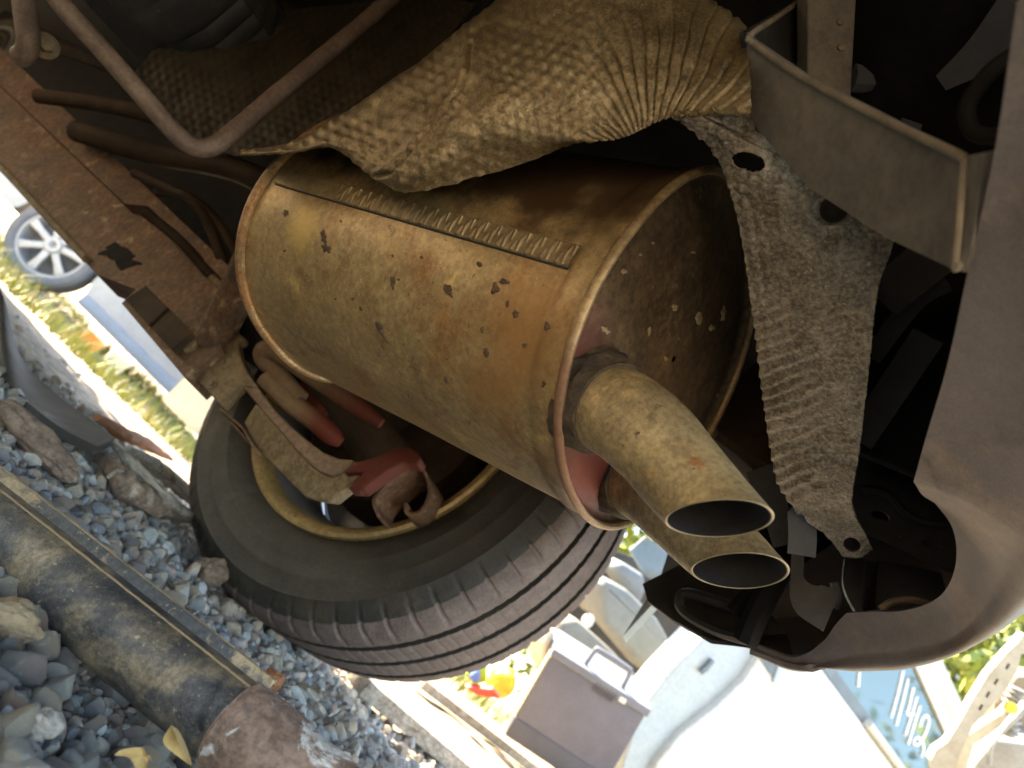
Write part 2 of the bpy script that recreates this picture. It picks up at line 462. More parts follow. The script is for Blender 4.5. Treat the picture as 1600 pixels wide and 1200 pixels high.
MT['collar'] = mat('rusty_collar', (0.19, 0.115, 0.08), (0.26, 0.17, 0.125), 26, 0.75, 0.05, 0.5, 160,
    layers=[((0.62, 0.58, 0.53), 20, 0.56, 0.62), ((0.14, 0.07, 0.045), 34, 0.60, 0.7)], bdist=0.001, grain=0.35)
MT['dry_leaf'] = mat('dry_leaf', (0.46, 0.29, 0.10), (0.54, 0.38, 0.17), 40, 0.7, 0, 0.2, 200)
for nm, c in (('red_plastic', (0.62, 0.06, 0.035)), ('blue_plastic', (0.08, 0.16, 0.55)), ('green_plastic', (0.30, 0.50, 0.04)), ('yellow_plastic', (0.72, 0.58, 0.06)),
              ('orange_plastic', (0.62, 0.24, 0.05)), ('white_plastic', (0.78, 0.77, 0.70))):
    MT[nm] = mat(nm, c, tuple(x * 0.85 for x in c), 20, 0.45, 0, 0.03, 60)

def island_mat(name, stops, bump=0.5, bscale=140, rough=0.85, dust=None):
    """a tone for each loose piece of a mesh, with grain"""
    m = mat(name, (0.2, 0.2, 0.2), None, 60, rough, 0, bump, bscale)
    nt = m.node_tree
    N, L = nt.nodes, nt.links
    b = N["Principled BSDF"]
    g = N.new("ShaderNodeNewGeometry")
    oi = N.new("ShaderNodeObjectInfo")
    ad = N.new("ShaderNodeMath"); ad.operation = 'ADD'
    L.new(g.outputs['Random Per Island'], ad.inputs[0]); L.new(oi.outputs['Random'], ad.inputs[1])
    fr = N.new("ShaderNodeMath"); fr.operation = 'FRACT'
    L.new(ad.outputs[0], fr.inputs[0])
    cr_ = N.new("ShaderNodeValToRGB")
    cr_.color_ramp.interpolation = 'CONSTANT'
    e = cr_.color_ramp.elements
    for k, c in enumerate(stops):
        x = e[k] if k < 2 else e.new(k / len(stops))
        x.position = k / len(stops)
        x.color = c + (1,)
    L.new(fr.outputs[0], cr_.inputs[0])
    tc = N.new("ShaderNodeTexCoord")
    n = N.new("ShaderNodeTexNoise"); n.inputs['Scale'].default_value = 70; n.inputs['Detail'].default_value = 8
    L.new(tc.outputs['Object'], n.inputs['Vector'])
    mx = N.new("ShaderNodeMix"); mx.data_type = 'RGBA'; mx.blend_type = 'MULTIPLY'
    mx.inputs['Factor'].default_value = 1.0
    r2 = N.new("ShaderNodeMapRange"); r2.inputs['From Min'].default_value = 0.3; r2.inputs['From Max'].default_value = 0.7
    r2.inputs['To Min'].default_value = 0.62; r2.inputs['To Max'].default_value = 1.25
    L.new(n.outputs['Fac'], r2.inputs[0])
    L.new(cr_.outputs[0], mx.inputs[6]); L.new(r2.outputs[0], mx.inputs[7])
    out = mx.outputs[2]
    if dust:
        n3 = N.new("ShaderNodeTexNoise"); n3.inputs['Scale'].default_value = 26; n3.inputs['Detail'].default_value = 6
        L.new(tc.outputs['Object'], n3.inputs['Vector'])
        r3 = N.new("ShaderNodeMapRange"); r3.inputs['From Min'].default_value = 0.50; r3.inputs['From Max'].default_value = 0.66
        L.new(n3.outputs['Fac'], r3.inputs[0])
        m3 = N.new("ShaderNodeMix"); m3.data_type = 'RGBA'
        L.new(r3.outputs[0], m3.inputs['Factor']); L.new(out, m3.inputs[6]); m3.inputs[7].default_value = dust + (1,)
        out = m3.outputs[2]
    L.new(out, b.inputs['Base Color'])
    return m
MT['stone'] = island_mat('gravel_stone', [(0.38, 0.365, 0.34), (0.29, 0.295, 0.28), (0.42, 0.37, 0.295), (0.34, 0.275, 0.21), (0.46, 0.45, 0.42), (0.31, 0.25, 0.22), (0.45, 0.32, 0.235), (0.24, 0.24, 0.24), (0.36, 0.365, 0.325), (0.54, 0.46, 0.34)], bump=0.9, bscale=320, dust=(0.36, 0.27, 0.185))
MT['leaf_var'] = island_mat('leaves_mixed', [(0.14, 0.18, 0.03), (0.24, 0.26, 0.045), (0.10, 0.14, 0.025), (0.32, 0.31, 0.06), (0.19, 0.24, 0.045)], bump=0, rough=0.6)
MT['grass_var'] = island_mat('grass_mixed', [(0.16, 0.21, 0.03), (0.24, 0.25, 0.05), (0.32, 0.27, 0.10), (0.12, 0.16, 0.025), (0.22, 0.25, 0.04)], bump=0, rough=0.6)

# glass of the white car
mg = bpy.data.materials.new('car_glass'); mg.use_nodes = True
_b = mg.node_tree.nodes["Principled BSDF"]
_b.inputs['Base Color'].default_value = (0.10, 0.14, 0.13, 1); _b.inputs['Roughness'].default_value = 0.05
_b.inputs['Specular IOR Level'].default_value = 1.0; _b.inputs['Metallic'].default_value = 0.35
MT['glass'] = mg

# ground: brown dirt, greyer close to the car, straw tones further off
gm = mat('dirt', (0.31, 0.24, 0.165), (0.38, 0.305, 0.215), 2.2, 0.95, 0, 0.8, 40, layers=[((0.20, 0.15, 0.105), 9, 0.50, 0.68), ((0.42, 0.34, 0.23), 1.1, 0.55, 0.66), ((0.30, 0.285, 0.09), 0.8, 0.58, 0.66)], bdist=0.01, grain=0.35)
MT['dirt'] = gm

# ------------------------------------------------------------------ ground
def ground_z(x, y):
    x = np.asarray(x, float); y = np.asarray(y, float)
    ss = lambda t: np.clip(t, 0, 1) ** 2 * (3 - 2 * np.clip(t, 0, 1))
    left = -0.115 * ss((y - 1.7) / 3.0) * ss((0.4 - x) / 1.6)
    right = 0.085 * ss((x - 0.1) / 1.2) * ss((y - 1.3) / 1.0)
    return left + right
def axis_pts(lo, hi, fine_lo, fine_hi, step, growth=1.35):
    a = list(np.arange(fine_lo, fine_hi + 1e-6, step))
    s = step
    while a[-1] < hi:
        s *= growth; a.append(a[-1] + s)
    s = step; b = []
    x = fine_lo
    while x > lo:
        s *= growth; x -= s; b.append(x)
    return np.array(b[::-1] + a)
gx = axis_pts(-180, 180, -1.5, 2.4, 0.02)
gy = axis_pts(-180, 180, 0.1, 3.2, 0.02)
GX, GY = np.meshgrid(gx, gy, indexing='ij')
near = np.exp(-((GX - 0.2) ** 2 + (GY - 1.2) ** 2) / 6.0)
Z = ground_z(GX, GY) + near * (0.007 * fbm(np.stack([GX * 9, GY * 9, GX * 0], -1).reshape(-1, 3), 5).reshape(GX.shape)) - 0.006
ground = MB().grid(np.stack([GX, GY, Z], -1)).build('ground', MT['dirt'], None, base=False)
tag(ground, kind='structure')

# gravel: angular stones, the 300 that show largest are objects of their own
def stone_mesh(seed, fine=True):
    r = np.random.default_rng(seed)
    bm = bmesh.new()
    bmesh.ops.create_icosphere(bm, subdivisions=4 if fine else (1 if fine is None else 2), radius=1.0)
    v = np.array([x.co for x in bm.verts]); bm.verts.index_update()
    f = [[q.index for q in p.verts] for p in bm.faces]
    bm.free()
    v = v * (1 + 0.16 * fbm(v * 1.1 + seed, seed, 2))[:, None]
    for _ in range(15):                        # chip flat faces off
        n = nrm(r.normal(size=3)); d = r.uniform(0.45, 0.8)
        e = np.maximum(v @ n - d, 0)
        v = v - np.outer(e * r.uniform(.8, 1.0), n)
    if fine:
        v = v * (1 + 0.035 * fbm(v * 4.5 + seed, seed + 5, 4))[:, None]
    return v * np.array([1.0, r.uniform(0.65, 0.95), r.uniform(0.5, 0.8)]) * 1.15, f
SV = [stone_mesh(k) for k in range(14)]
SL = [stone_mesh(100 + k, False) for k in range(14)]
SM = [stone_mesh(200 + k, None) for k in range(14)]
def rotm(r):
    q = r.normal(size=4); q /= np.linalg.norm(q)
    w, x, y, z = q
    return np.array([[1 - 2 * (y * y + z * z), 2 * (x * y - z * w), 2 * (x * z + y * w)], [2 * (x * y + z * w), 1 - 2 * (x * x + z * z), 2 * (y * z - x * w)], [2 * (x * z - y * w), 2 * (y * z + x * w), 1 - 2 * (x * x + y * y)]])
cand = []
N_ST = 95000
X = rng.uniform(-1.1, 0.9, N_ST); Y = rng.uniform(0.12, 1.9, N_ST)
S = np.clip(rng.lognormal(math.log(0.0050), 0.52, N_ST), 0.0022, 0.0145)
dens = np.clip(1.1 - (Y - 1.2) * 2.4 - np.clip(X - 0.2, 0, 1) * 0.9 - np.clip(-0.5 - X, 0, 1) * 1.6, 0.02, 1)
uv, dd = project(np.stack([X, Y, X * 0], -1))
wide = (dd > 0.05) & (uv[:, 0] > -330) & (uv[:, 0] < 1050) & (uv[:, 1] > 380) & (uv[:, 1] < 1560)
keepm = (rng.uniform(size=N_ST) < dens) & wide
X, Y, S = X[keepm], Y[keepm], S[keepm]
ZG = ground_z(X, Y) - 0.010 + S * rng.uniform(0.0, 0.75, len(S))
uv, dd = project(np.stack([X, Y, ZG], -1))
inside = (dd > 0.1) & (uv[:, 0] > -20) & (uv[:, 0] < 720) & (uv[:, 1] > 500) & (uv[:, 1] < 1220)
psize = np.where(inside, S / np.maximum(dd, 0.05), 0)
order = np.argsort(-psize)
big = set(order[:300].tolist())
st_meshes = []
for v, f in SV:
    me = bpy.data.meshes.new('stone'); me.from_pydata(v.tolist(), [], f); me.shade_smooth(); me.set_sharp_from_angle(angle=math.radians(16)); me.materials.append(MT['stone']); st_meshes.append(me)
gr = MB()
for i in range(len(S)):
    k = int(rng.integers(14))
    R = rotm(rng)
    if i in big:
        o = bpy.data.objects.new('stone', st_meshes[k]); COL.objects.link(o); o.parent = ground
        o.matrix_local = Matrix.Translation((X[i], Y[i], ZG[i])) @ Matrix(R.tolist()).to_4x4() @ Matrix.Scale(float(S[i]), 4)
    else:
        v, f = (SL if psize[i] > 0.009 else SM)[k]
        gr.add(v @ R.T * S[i] + np.array([X[i], Y[i], ZG[i]]), f)
g = gr.build('gravel', MT['stone'], None, smooth=28, base=False)
tag(g, 'loose grey, tan and rose gravel spread under the car', 'gravel', kind='stuff')

# ------------------------------------------------------------------ THE CAR (everything bolted to it is a part)
WC = np.array([-0.105, 1.10, 0.345])              # centre of the wheel's inner rim plane
car = thing('car', car_pt(-0.6, 0.1, 0.0), 'dusty car seen from below with oval muffler, twin tailpipes, dimpled heat shield and rear wheel', 'car')

# --- body shell: floor, sides, tail; keeps the daylight out from above
sh = MB()
zf = 0.66
def slab(r0, r1, o0, o1, z0, z1):
    sh.box(car_pt((r0 + r1) / 2, (o0 + o1) / 2, (z0 + z1) / 2), REAR * (r1 - r0) / 2, OUT * (o1 - o0) / 2, ZUP * (z1 - z0) / 2)
slab(-3.9, 0.34, -0.50, 0.98, zf, zf + 0.05)
fl = sh.build('floor_pan', MT['underbody'], car)
sh = MB()
def side(o):
    prof = []
    def arch(rc, n=14):
        return [(rc + 0.42 * math.cos(t), 0.33 + 0.42 * math.sin(t)) for t in np.linspace(0, math.pi, n)]
    prof += [(-0.30, 0.72), (-0.30, 0.95), (-0.6, 1.05), (-1.2, 1.45), (-2.4, 1.42), (-2.9, 1.0), (-3.9, 0.85), (-3.95, 0.48)]
    a1 = arch(-3.35)[::-1]
    prof += [(r, z) for r, z in a1]
    prof += [(r, z) for r, z in arch(-0.745)[::-1]]
    lp = [car_pt(r, o, z) for r, z in prof]
    sh.plate(lp, 0.03, n=OUT if o > 0 else -OUT)
side(1.05); side(-0.50)
slab(-2.4, -1.2, -0.50, 1.03, 1.42, 1.45)
slab(-3.95, -3.9, -0.50, 1.05, 0.35, 0.85)
slab(-3.9, -2.9, -0.50, 1.02, 0.86, 0.9)
slab(-1.2, 0.30, -0.50, 1.02, 0.96, 1.0)
sh.build('body', MT['silver_paint'], car)
lr = MB()  # unseen left rail, added to block side light from the muffler top
lr.box(car_pt(-1.75, -0.24, 0.52), REAR * 1.95, OUT * 0.04, ZUP * 0.16, 0.008)
lr.build('left_rail_blocker', MT['brown_rail'], car)
# inner arch over the visible wheel and the wall inboard of it
al = MB()
t = np.linspace(0.55, math.pi * 1.02, 30)
wr = np.dot(WC, REAR)
Gc = np.array([[car_pt(wr + 0.41 * math.cos(a), o, 0.33 + 0.41 * math.sin(a)) for o in (0.80, 1.02)] for a in t])
al.sheet(Gc, 0.004)
al.build('arch_liner', MT['underbody'], car)
dk = MB()
dk.plate([car_pt(r, 0.80, z) for r, z in [(-1.0, 0.66), (-3.6, 0.66), (-3.6, 0.34), (-1.25, 0.34), (-1.16, 0.45), (-1.10, 0.66)][::-1]], 0.01, n=-OUT)
dk.build('inner_wall', MT['underbody'], car)

# --- the wheels
def tyre_mb(c, axis, seg=744):
    W = 0.225
    prof = []
    side_p = [(0.008, 0.208), (0.000, 0.216), (-0.010, 0.228), (-0.017, 0.245), (-0.0205, 0.255), (-0.0213, 0.257), (-0.0213, 0.2585), (-0.0208, 0.260), (-0.0203, 0.280), (-0.0207, 0.282), (-0.0203, 0.284), (-0.0193, 0.287), (-0.0185, 0.293), (-0.0165, 0.305), (-0.0165, 0.308), (-0.0135, 0.311), (-0.008, 0.322), (0.000, 0.331), (0.008, 0.3375), (0.018, 0.3415), (0.028, 0.343), (0.0425, 0.3443)]
    tr = [(0.044, 0.3443), (0.0455, 0.333), (0.0555, 0.333), (0.057, 0.3447)]
    mid = [(0.066, 0.3449), (0.076, 0.345)]
    tr2 = [(0.080, 0.345), (0.0815, 0.333), (0.0905, 0.333), (0.092, 0.345)]
    half = side_p + [(0.0475, 0.3443), (0.049, 0.333), (0.060, 0.333), (0.0615, 0.3447), (0.075, 0.345), (0.095, 0.3452), (0.108, 0.3452), (0.1095, 0.333), (0.115, 0.333)]
    prof = half + [(0.230 - a, r) for a, r in half[::-1]]
    def fn(X, R, a):
        ph = (a / (2 * math.pi) * 62) % 1.0
        rowx = X[:, :1]
        rr = R[:, :1]
        sh_ = ((rr > 0.318) & (rr < 0.3440) & (np.abs(rowx - 0.115) > 0.085)).astype(float)
        cutw = (ph < 0.165).astype(float)
        R2 = R - 0.003 * sh_ * cutw
        ph2 = ((a + 0.02) / (2 * math.pi) * 124) % 1.0
        rib = ((rr > 0.344) & (np.abs(rowx - 0.115) < 0.07)).astype(float)
        R2 = R2 - 0.0009 * rib * (ph2 < 0.10)
        return X, R2
    return MB().lathe(prof, c, axis, seg, fn)
def make_wheel(c, axis, first=None, seg=744):
    hub = MB()
    hub.lathe([(0.13, 0.0), (0.13, 0.05), (0.135, 0.085), (0.15, 0.10), (0.15, 0.0)], c, axis, 40)
    u = nrm(np.cross(axis, ZUP)); w = np.cross(axis, u)
    for k in range(6):
        a = 2 * math.pi * k / 6 + 0.5
        dr = u * math.cos(a) + w * math.sin(a); tg = np.cross(axis, dr)
        hub.box(c + axis * 0.15 + dr * 0.135, dr * 0.065, tg * 0.03, axis * 0.012, 0.004)
    hub.lathe([(0.172, 0.0), (0.172, 0.19), (0.178, 0.195), (0.178, 0.0)], c, axis, 48)
    wh = hub.build('wheel', MT['alloy'], car)
    ty = tyre_mb(c, axis, seg).build('tyre', MT['rubber'], wh, smooth=30)
    ty.data.materials.append(MT['tread'])
    A = np.array(ty['_o'])
    for p in ty.data.polygons:
        q = np.array(p.center) + A - c
        ax = np.dot(q, axis); r = np.linalg.norm(q - ax * axis)
        if r > 0.3415 or (r > 0.329 and (ax < 0.025 or ax > 0.205)): p.material_index = 1
    rm = MB()
    rm.lathe([(0.012, 0.2205), (-0.004, 0.2225), (-0.013, 0.2215), (-0.0155, 0.2170), (-0.012, 0.209), (-0.004, 0.2025), (0.010, 0.198)], c, axis, 96)
    rm.build('rim', MT['rim_lip'], wh)
    rb = MB()
    rb.lathe([(0.010, 0.198), (0.03, 0.192), (0.06, 0.182), (0.10, 0.180), (0.15, 0.190), (0.19, 0.202), (0.2, 0.214)], c, axis, 96)
    rb.build('barrel', MT['alloy'], wh)
    return wh
make_wheel(WC, OUT)
make_wheel(car_pt(wr, -0.30, 0.345), -OUT, seg=62)
make_wheel(car_pt(wr - 2.6, np.dot(WC, OUT), 0.345), OUT, seg=62)
make_wheel(car_pt(wr - 2.6, -0.30, 0.345), -OUT, seg=62)
# brake drum and axle inside the visible wheel
MB().lathe([(0.02, 0.0), (0.02, 0.13), (0.03, 0.145), (0.115, 0.15), (0.118, 0.0)], WC, OUT, 48).build('brake_drum', MT['brown_dark'], car)
MB().tube([WC - OUT * 0.06, WC + OUT * 0.03], 0.035, 20).build('axle_stub', MT['brown_dark'], car)

# --- muffler
MSC = 0.55 / 0.6
yaw, pit = math.radians(41.1), math.radians(-6.6)
MAX = np.array([-math.cos(yaw) * math.cos(pit), math.sin(yaw) * math.cos(pit), math.sin(pit)])   # forward along the can
MA = np.array([math.sin(yaw), math.cos(yaw), 0.0])
MBV = np.cross(MAX, MA); MBV = MBV * np.sign(MBV[2])
MCR = CAMP + np.array([0.07708, 0.54094, 0.28142]) * MSC
ML, MP, MQ, ME = 0.404 * MSC, 0.1445 * MSC, 0.1445 * MSC, 2.23
def msec(t, s=1.0):
    c_, s_ = np.cos(t), np.sin(t)
    return np.outer(np.sign(c_) * np.abs(c_) ** (2 / ME) * MP * s, MA) + np.outer(np.sign(s_) * np.abs(s_) ** (2 / ME) * MQ * s, MBV)
TT = np.linspace(0, 2 * np.pi, 160, endpoint=False)
def mring(x, s=1.0, t=TT):
    return MCR + MAX * x + msec(t, s)
mb = MB()
prof = [(0.0, 0.985), (0.004, 0.992), (0.022, 0.992), (0.024, 0.978), (0.03, 0.975)] + [(0.03 + (ML - 0.06) * k / 20, 0.975) for k in range(1, 21)] + [(ML - 0.02, 0.978), (ML, 0.985)]
G = np.array([mring(x, s) for x, s in prof])
nz = fbm(G.reshape(-1, 3) * 9, 2, 3).reshape(G.shape[:2])
mb.grid(G + nz[..., None] * 0.0008 * nrm(MBV), closed_v=True)
muff = mb.build('muffler', MT['muffler'], car, smooth=50)
muff['label'] = 'rusty golden brown muffler can with mud spots'
bvh = BVHTree.FromPolygons([Vector(v) for v in mb.v], mb.f)
def surf(px, py):
    r = nrm(ray(px, py))
    loc, n, _, _ = bvh.ray_cast(Vector(CAMP), Vector(r))
    return (None, None) if loc is None else (np.array(loc), np.array(n) * (1 if np.dot(n, r) < 0 else -1))
def bead(x, s, r, n=10):
    a = np.linspace(0, 2 * np.pi, n, endpoint=False)
    C = mring(x, s)
    ctr = MCR + MAX * x
    rad = C - ctr; rad /= np.linalg.norm(rad, axis=1, keepdims=True)
    return np.array([[C[i] + rad[i] * r * math.cos(k) + MAX * r * 1.25 * math.sin(k) for k in a] for i in range(len(C))])
MB().grid(bead(0.0, 0.995, 0.0030), closed_u=True, closed_v=True).build('rim', MT['muffler_edge'], muff)
MB().grid(bead(ML, 1.0, 0.0044), closed_u=True, closed_v=True).build('rim', MT['rim_rust'], muff)
# end caps: recessed dished plates
def cap(x, sgn):
    pr = [(0.0, 0.985), (0.004, 0.972), (0.0065, 0.955), (0.007, 0.93), (0.004, 0.86), (0.001, 0.75), (-0.001, 0.5), (-0.002, 0.3), (-0.002, 0.02)]
    G = np.array([mring(x + sgn * dx, s) for dx, s in pr])
    return MB().grid(G, closed_v=True)
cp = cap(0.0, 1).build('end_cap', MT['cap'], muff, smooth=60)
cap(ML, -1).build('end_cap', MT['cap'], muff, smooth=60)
# reflected red glow, painted into the low rear cap and its rim
def add_patch(m, centre, rad, colr, sc=18, amount=0.85, edge=(0.75, -0.55)):
    nt = m.node_tree; N, L = nt.nodes, nt.links
    b = N["Principled BSDF"]
    old = b.inputs['Base Color'].links[0].from_socket
    tc = N.new("ShaderNodeTexCoord")
    d = N.new("ShaderNodeVectorMath"); d.operation = 'DISTANCE'
    L.new(tc.outputs['Object'], d.inputs[0]); d.inputs[1].default_value = tuple(centre)
    n = N.new("ShaderNodeTexNoise"); n.inputs['Scale'].default_value = sc; n.inputs['Detail'].default_value = 6
    L.new(tc.outputs['Object'], n.inputs['Vector'])
    ad = N.new("ShaderNodeMath"); ad.operation = 'MULTIPLY_ADD'
    L.new(n.outputs['Fac'], ad.inputs[0]); ad.inputs[1].default_value = -rad * 1.2; L.new(d.outputs['Value'], ad.inputs[2])
    r = N.new("ShaderNodeMapRange"); r.interpolation_type = 'SMOOTHSTEP'
    r.inputs['From Min'].default_value = rad * edge[0]; r.inputs['From Max'].default_value = rad * edge[1]
    r.inputs['To Max'].default_value = amount
    L.new(ad.outputs[0], r.inputs['Value'])
    x = N.new("ShaderNodeMix"); x.data_type = 'RGBA'
    L.new(r.outputs[0], x.inputs['Factor']); L.new(old, x.inputs[6]); x.inputs[7].default_value = colr + (1,)
    L.new(x.outputs[2], b.inputs['Base Color'])
O0 = np.array(car['_o'])
capn = MAX
pt = hit(925, 745, MCR, capn)
add_patch(MT['cap'], pt - O0, 0.055, (0.22, 0.034, 0.022), 18, 0.78)
add_patch(MT['cap'], hit(900, 560, MCR, capn) - O0, 0.035, (0.18, 0.035, 0.025), 18, 0.7)
add_patch(MT['muffler_edge'], hit(890, 720, MCR, capn) - O0, 0.10, (0.36, 0.16, 0.105), 12, 0.6)
# orange heat stain near the rear of the can
p_, _ = surf(815, 520)
add_patch(MT['muffler'], p_ - O0, 0.05, (0.40, 0.19, 0.06), 22, 0.8)
p_, _ = surf(760, 610)
add_patch(MT['muffler'], p_ - O0, 0.035, (0.36, 0.18, 0.06), 22, 0.7)
p_, _ = surf(470, 360)
add_patch(MT['muffler'], p_ - O0, 0.022, (0.66, 0.45, 0.14), 40, 0.9)
# lock seam strip with pressed marks
def find_t(px, py, x):
    tt = np.linspace(0, 2 * np.pi, 4000)
    P = mring(x, 0.985, tt)
    uv_, d_ = project(P)
    e = np.hypot(uv_[:, 0] - px, uv_[:, 1] - py) + (d_ > d_.mean()) * 1e4
    return tt[np.argmin(e)]
t0, t1 = find_t(905, 428, 0.026), find_t(424, 284, ML - 0.01)
t2 = find_t(928, 397, 0.026)
dt_ = t2 - t0
for kx in (0.06, 0.28, 0.50, 0.72, 0.94):  # dark rust above the seam, with the shield's shade painted in
    add_patch(MT['muffler'], mring(ML * kx, 0.975, np.array([t0 + (t1 - t0) * kx + math.copysign(0.92, dt_)]))[0] - O0, 0.115, (0.075, 0.04, 0.019), 26, 0.92, (0.42, 0.05))
ns = 520
xs = np.linspace(0.026, ML - 0.012, ns)
tl = np.linspace(t0, t1, ns)
cross = [(0.0, 0.972), (0.0, 0.985), (0.06, 0.990), (0.5, 0.991), (0.9, 0.990), (1.0, 0.985), (1.04, 0.972)]
G = []
for i in range(ns):
    row = []
    for q, s in cross:
        k = s
        ph = ((xs[i] - 0.03 + 0.010 * q) / 0.0128) % 1.0
        if 0 < q < 1 and xs[i] < 0.27 and 0.05 < q < 0.95:
            k += 0.014 * max(0.0, 1 - abs(ph - 0.5) / 0.12)
        row.append(mring(xs[i], k, np.array([tl[i] + dt_ * q]))[0])
    G.append(row)
MT['seam'] = mat('pressed_seam', (0.36, 0.275, 0.15), (0.28, 0.20, 0.105), 30, 0.42, 0.4, 0.15, 200, grain=0.25, bdist=0.001)
MB().grid(np.array(G)).build('seam_strip', MT['seam'], muff, smooth=30)
MB().tube(np.array([mring(xs[i], 0.977, np.array([tl[i] - dt_ * 0.03]))[0] for i in range(0, ns, 12)]), 0.0009, 8).build('seam_gap', MT['soot'], muff)
# mud splats
def splat(px, py, w, h, ang, src=surf, m='mud', th=0.0007):
    p, n = src(px, py)
    if p is None: return
    d = np.dot(p - CAMP, FWD)
    k = 30
    t = np.linspace(0, 2 * np.pi, k, endpoint=False)
    rr = 1 + sum(rng.normal() * a_ * np.cos(q_ * t + rng.uniform(0, 6.28)) for q_, a_ in ((2, .14), (3, .14), (5, .12), (8, .08)))
    rr = np.clip(rr, 0.5, 1.6)
    ca, sa = math.cos(ang), math.sin(ang)
    ring = []
    for s_, lift in ((1.0, 0.0), (0.8, th), (0.35, th * 1.6)):
        pts = []
        for j in range(k):
            u_, v_ = math.cos(t[j]) * w * rr[j] * s_, math.sin(t[j]) * h * rr[j] * s_
            q, nn = src(px + u_ * ca - v_ * sa, py + u_ * sa + v_ * ca)
            if q is None: q, nn = p, n
            pts.append(q + nn * (lift + 0.0001))
        ring.append(pts)
    ring.append([p + n * th * 1.7] * k)
    MB().grid(np.array(ring), closed_v=True).build('mud_splat', MT[m], muff, smooth=60)
for a in [(447, 333, 4, 5, 0.2), (506, 370, 5, 9, -0.1), (510, 388, 6, 8, -0.5), (614, 441, 4, 10, -0.1), (594, 513, 5, 11, -0.3), (601, 527, 2, 10, -0.5),
          (699, 451, 6, 8, 0), (704, 460, 3, 5, -0.4), (774, 451, 6, 9, 0.2), (788, 440, 7, 5, 0.2), (749, 413, 5, 4, 0.5), (793, 475, 3, 5, 0.2),
          (806, 491, 5, 6, 0), (754, 515, 3, 5, 0), (760, 551, 4, 8, -0.1), (552, 467, 2.5, 2.5, 0), (564, 482, 2, 4, -0.3), (659, 402, 2.5, 2.5, 0),
          (614, 400, 1.5, 2, 0), (445, 392, 2, 2, 0), (533, 346, 1.6, 1.8, 0), (592, 555, 2, 3, -0.5), (698, 594, 2.5, 7, -0.5), (623, 437, 2, 2, 0), (820, 540, 3, 4, 0),
          (855, 510, 4, 6, 0), (850, 600, 3, 5, 0.2), (700, 560, 1.5, 2, 0), (640, 620, 1.6, 2, 0), (735, 660, 1.6, 3, 0), (480, 430, 1.5, 1.5, 0), (525, 467, 1.4, 1.4, 0)]:
    splat(*a)
bvc = BVHTree.FromPolygons([Vector(np.array(v.co) + O0) for v in cp.data.vertices], [tuple(p.vertices) for p in cp.data.polygons])
def surf_cap(px, py):
    r = nrm(ray(px, py))
    loc, n, _, _ = bvc.ray_cast(Vector(CAMP), Vector(r))
    return (None, None) if loc is None else (np.array(loc), np.array(n) * (1 if np.dot(n, r) < 0 else -1))
for a in [(946, 516, 6, 5, 0.6), (1092, 497, 5, 11, -0.2), (1130, 490, 4, 11, 0.15), (1054, 480, 5, 5, 0), (975, 424, 5, 4, 0), (1112, 512, 4, 5, 0), (1014, 517, 2, 7, 0.1), (1083, 394, 3, 3, 0), (1000, 398, 2, 2, 0), (1040, 560, 3, 3, 0)]:
    splat(*a, src=surf_cap, m='pale_mud')
# tailpipes with collars
def tailpipe(pts, r, mouth, maj, mnr):
    P = VV(pts)
    k = mnr / maj
    rv = nrm(ray(*mouth[:2])); pu = nrm(IU - rv * np.dot(IU, rv))
    nn = nrm(-pu * math.sqrt(1 - k * k) - rv * k)
    t = MB().tube(P, r, 56, n=90, caps=False, cut=(V(*mouth), nn))
    G = np.array(t.v).reshape(90, 56, 3)
    o = t.build('tailpipe', MT['pipe'], muff, smooth=50)
    ctr = G.mean(1, keepdims=True)
    I = G + (ctr - G) * 0.055
    b = MB().grid(I[30:][::-1], closed_v=True)
    b.build('tailpipe_bore', MT['soot'], muff, smooth=50)
    MB().grid(np.array([G[-1], G[-1] * .5 + I[-1] * .5 - nn * -0.0004, I[-1]]), closed_v=True).build('pipe_lip', MT['lip'], muff, smooth=50)
    return o
MT['lip'] = mat('worn_steel_lip', (0.40, 0.31, 0.19), (0.30, 0.22, 0.13), 60, 0.4, 0.4, 0.1, 200)
d0 = np.dot(hit(925, 628, MCR, capn) - CAMP, FWD)
d1 = np.dot(hit(985, 735, MCR, capn) - CAMP, FWD)
PIPE_R = 0.0290
PIPE_RS = [0.0295, 0.029, 0.028, 0.026, 0.0235, 0.0225]
tailpipe([(908, 614, d0 + 0.015), (945, 634, d0 - 0.012), (982, 656, d0 - 0.032), (1022, 690, d0 - 0.048), (1058, 733, d0 - 0.062), (1098, 779, d0 - 0.080), (1137, 825, d0 - 0.102), (1172, 872, d0 - 0.126)], PIPE_RS, (1126, 811, d0 - 0.095), 76, 29)
tailpipe([(962, 726, d1 + 0.02), (992, 744, d1 - 0.008), (1026, 766, d1 - 0.030), (1062, 798, d1 - 0.048), (1102, 836, d1 - 0.064), (1144, 874, d1 - 0.082), (1180, 914, d1 - 0.104), (1214, 954, d1 - 0.128)], PIPE_RS, (1158, 891, d1 - 0.092), 68, 31)
for (x, y, d, x2, y2, d2) in ((900, 609, d0 + 0.012, 958, 641, d0 - 0.020), (960, 724, d1 + 0.02, 1004, 751, d1 - 0.018)):
    a, b = V(x, y, d), V(x2, y2, d2)
    MB().tube([a, a * 0.5 + b * 0.5, b], [PIPE_R * 1.26, PIPE_R * 1.22, PIPE_R * 1.05], 48, n=14, rough=0.06).build('collar', MT['weld'], muff)
# pipe into the front of the muffler
MB().tube([MCR + MAX * (ML - 0.02) + MBV * 0.03, MCR + MAX * (ML + 0.12) + MBV * 0.05, MCR + MAX * (ML + 0.3) + MBV * 0.16 + MA * 0.02], 0.028, 24, n=16).build('inlet_pipe', MT['brown_dark'], muff)

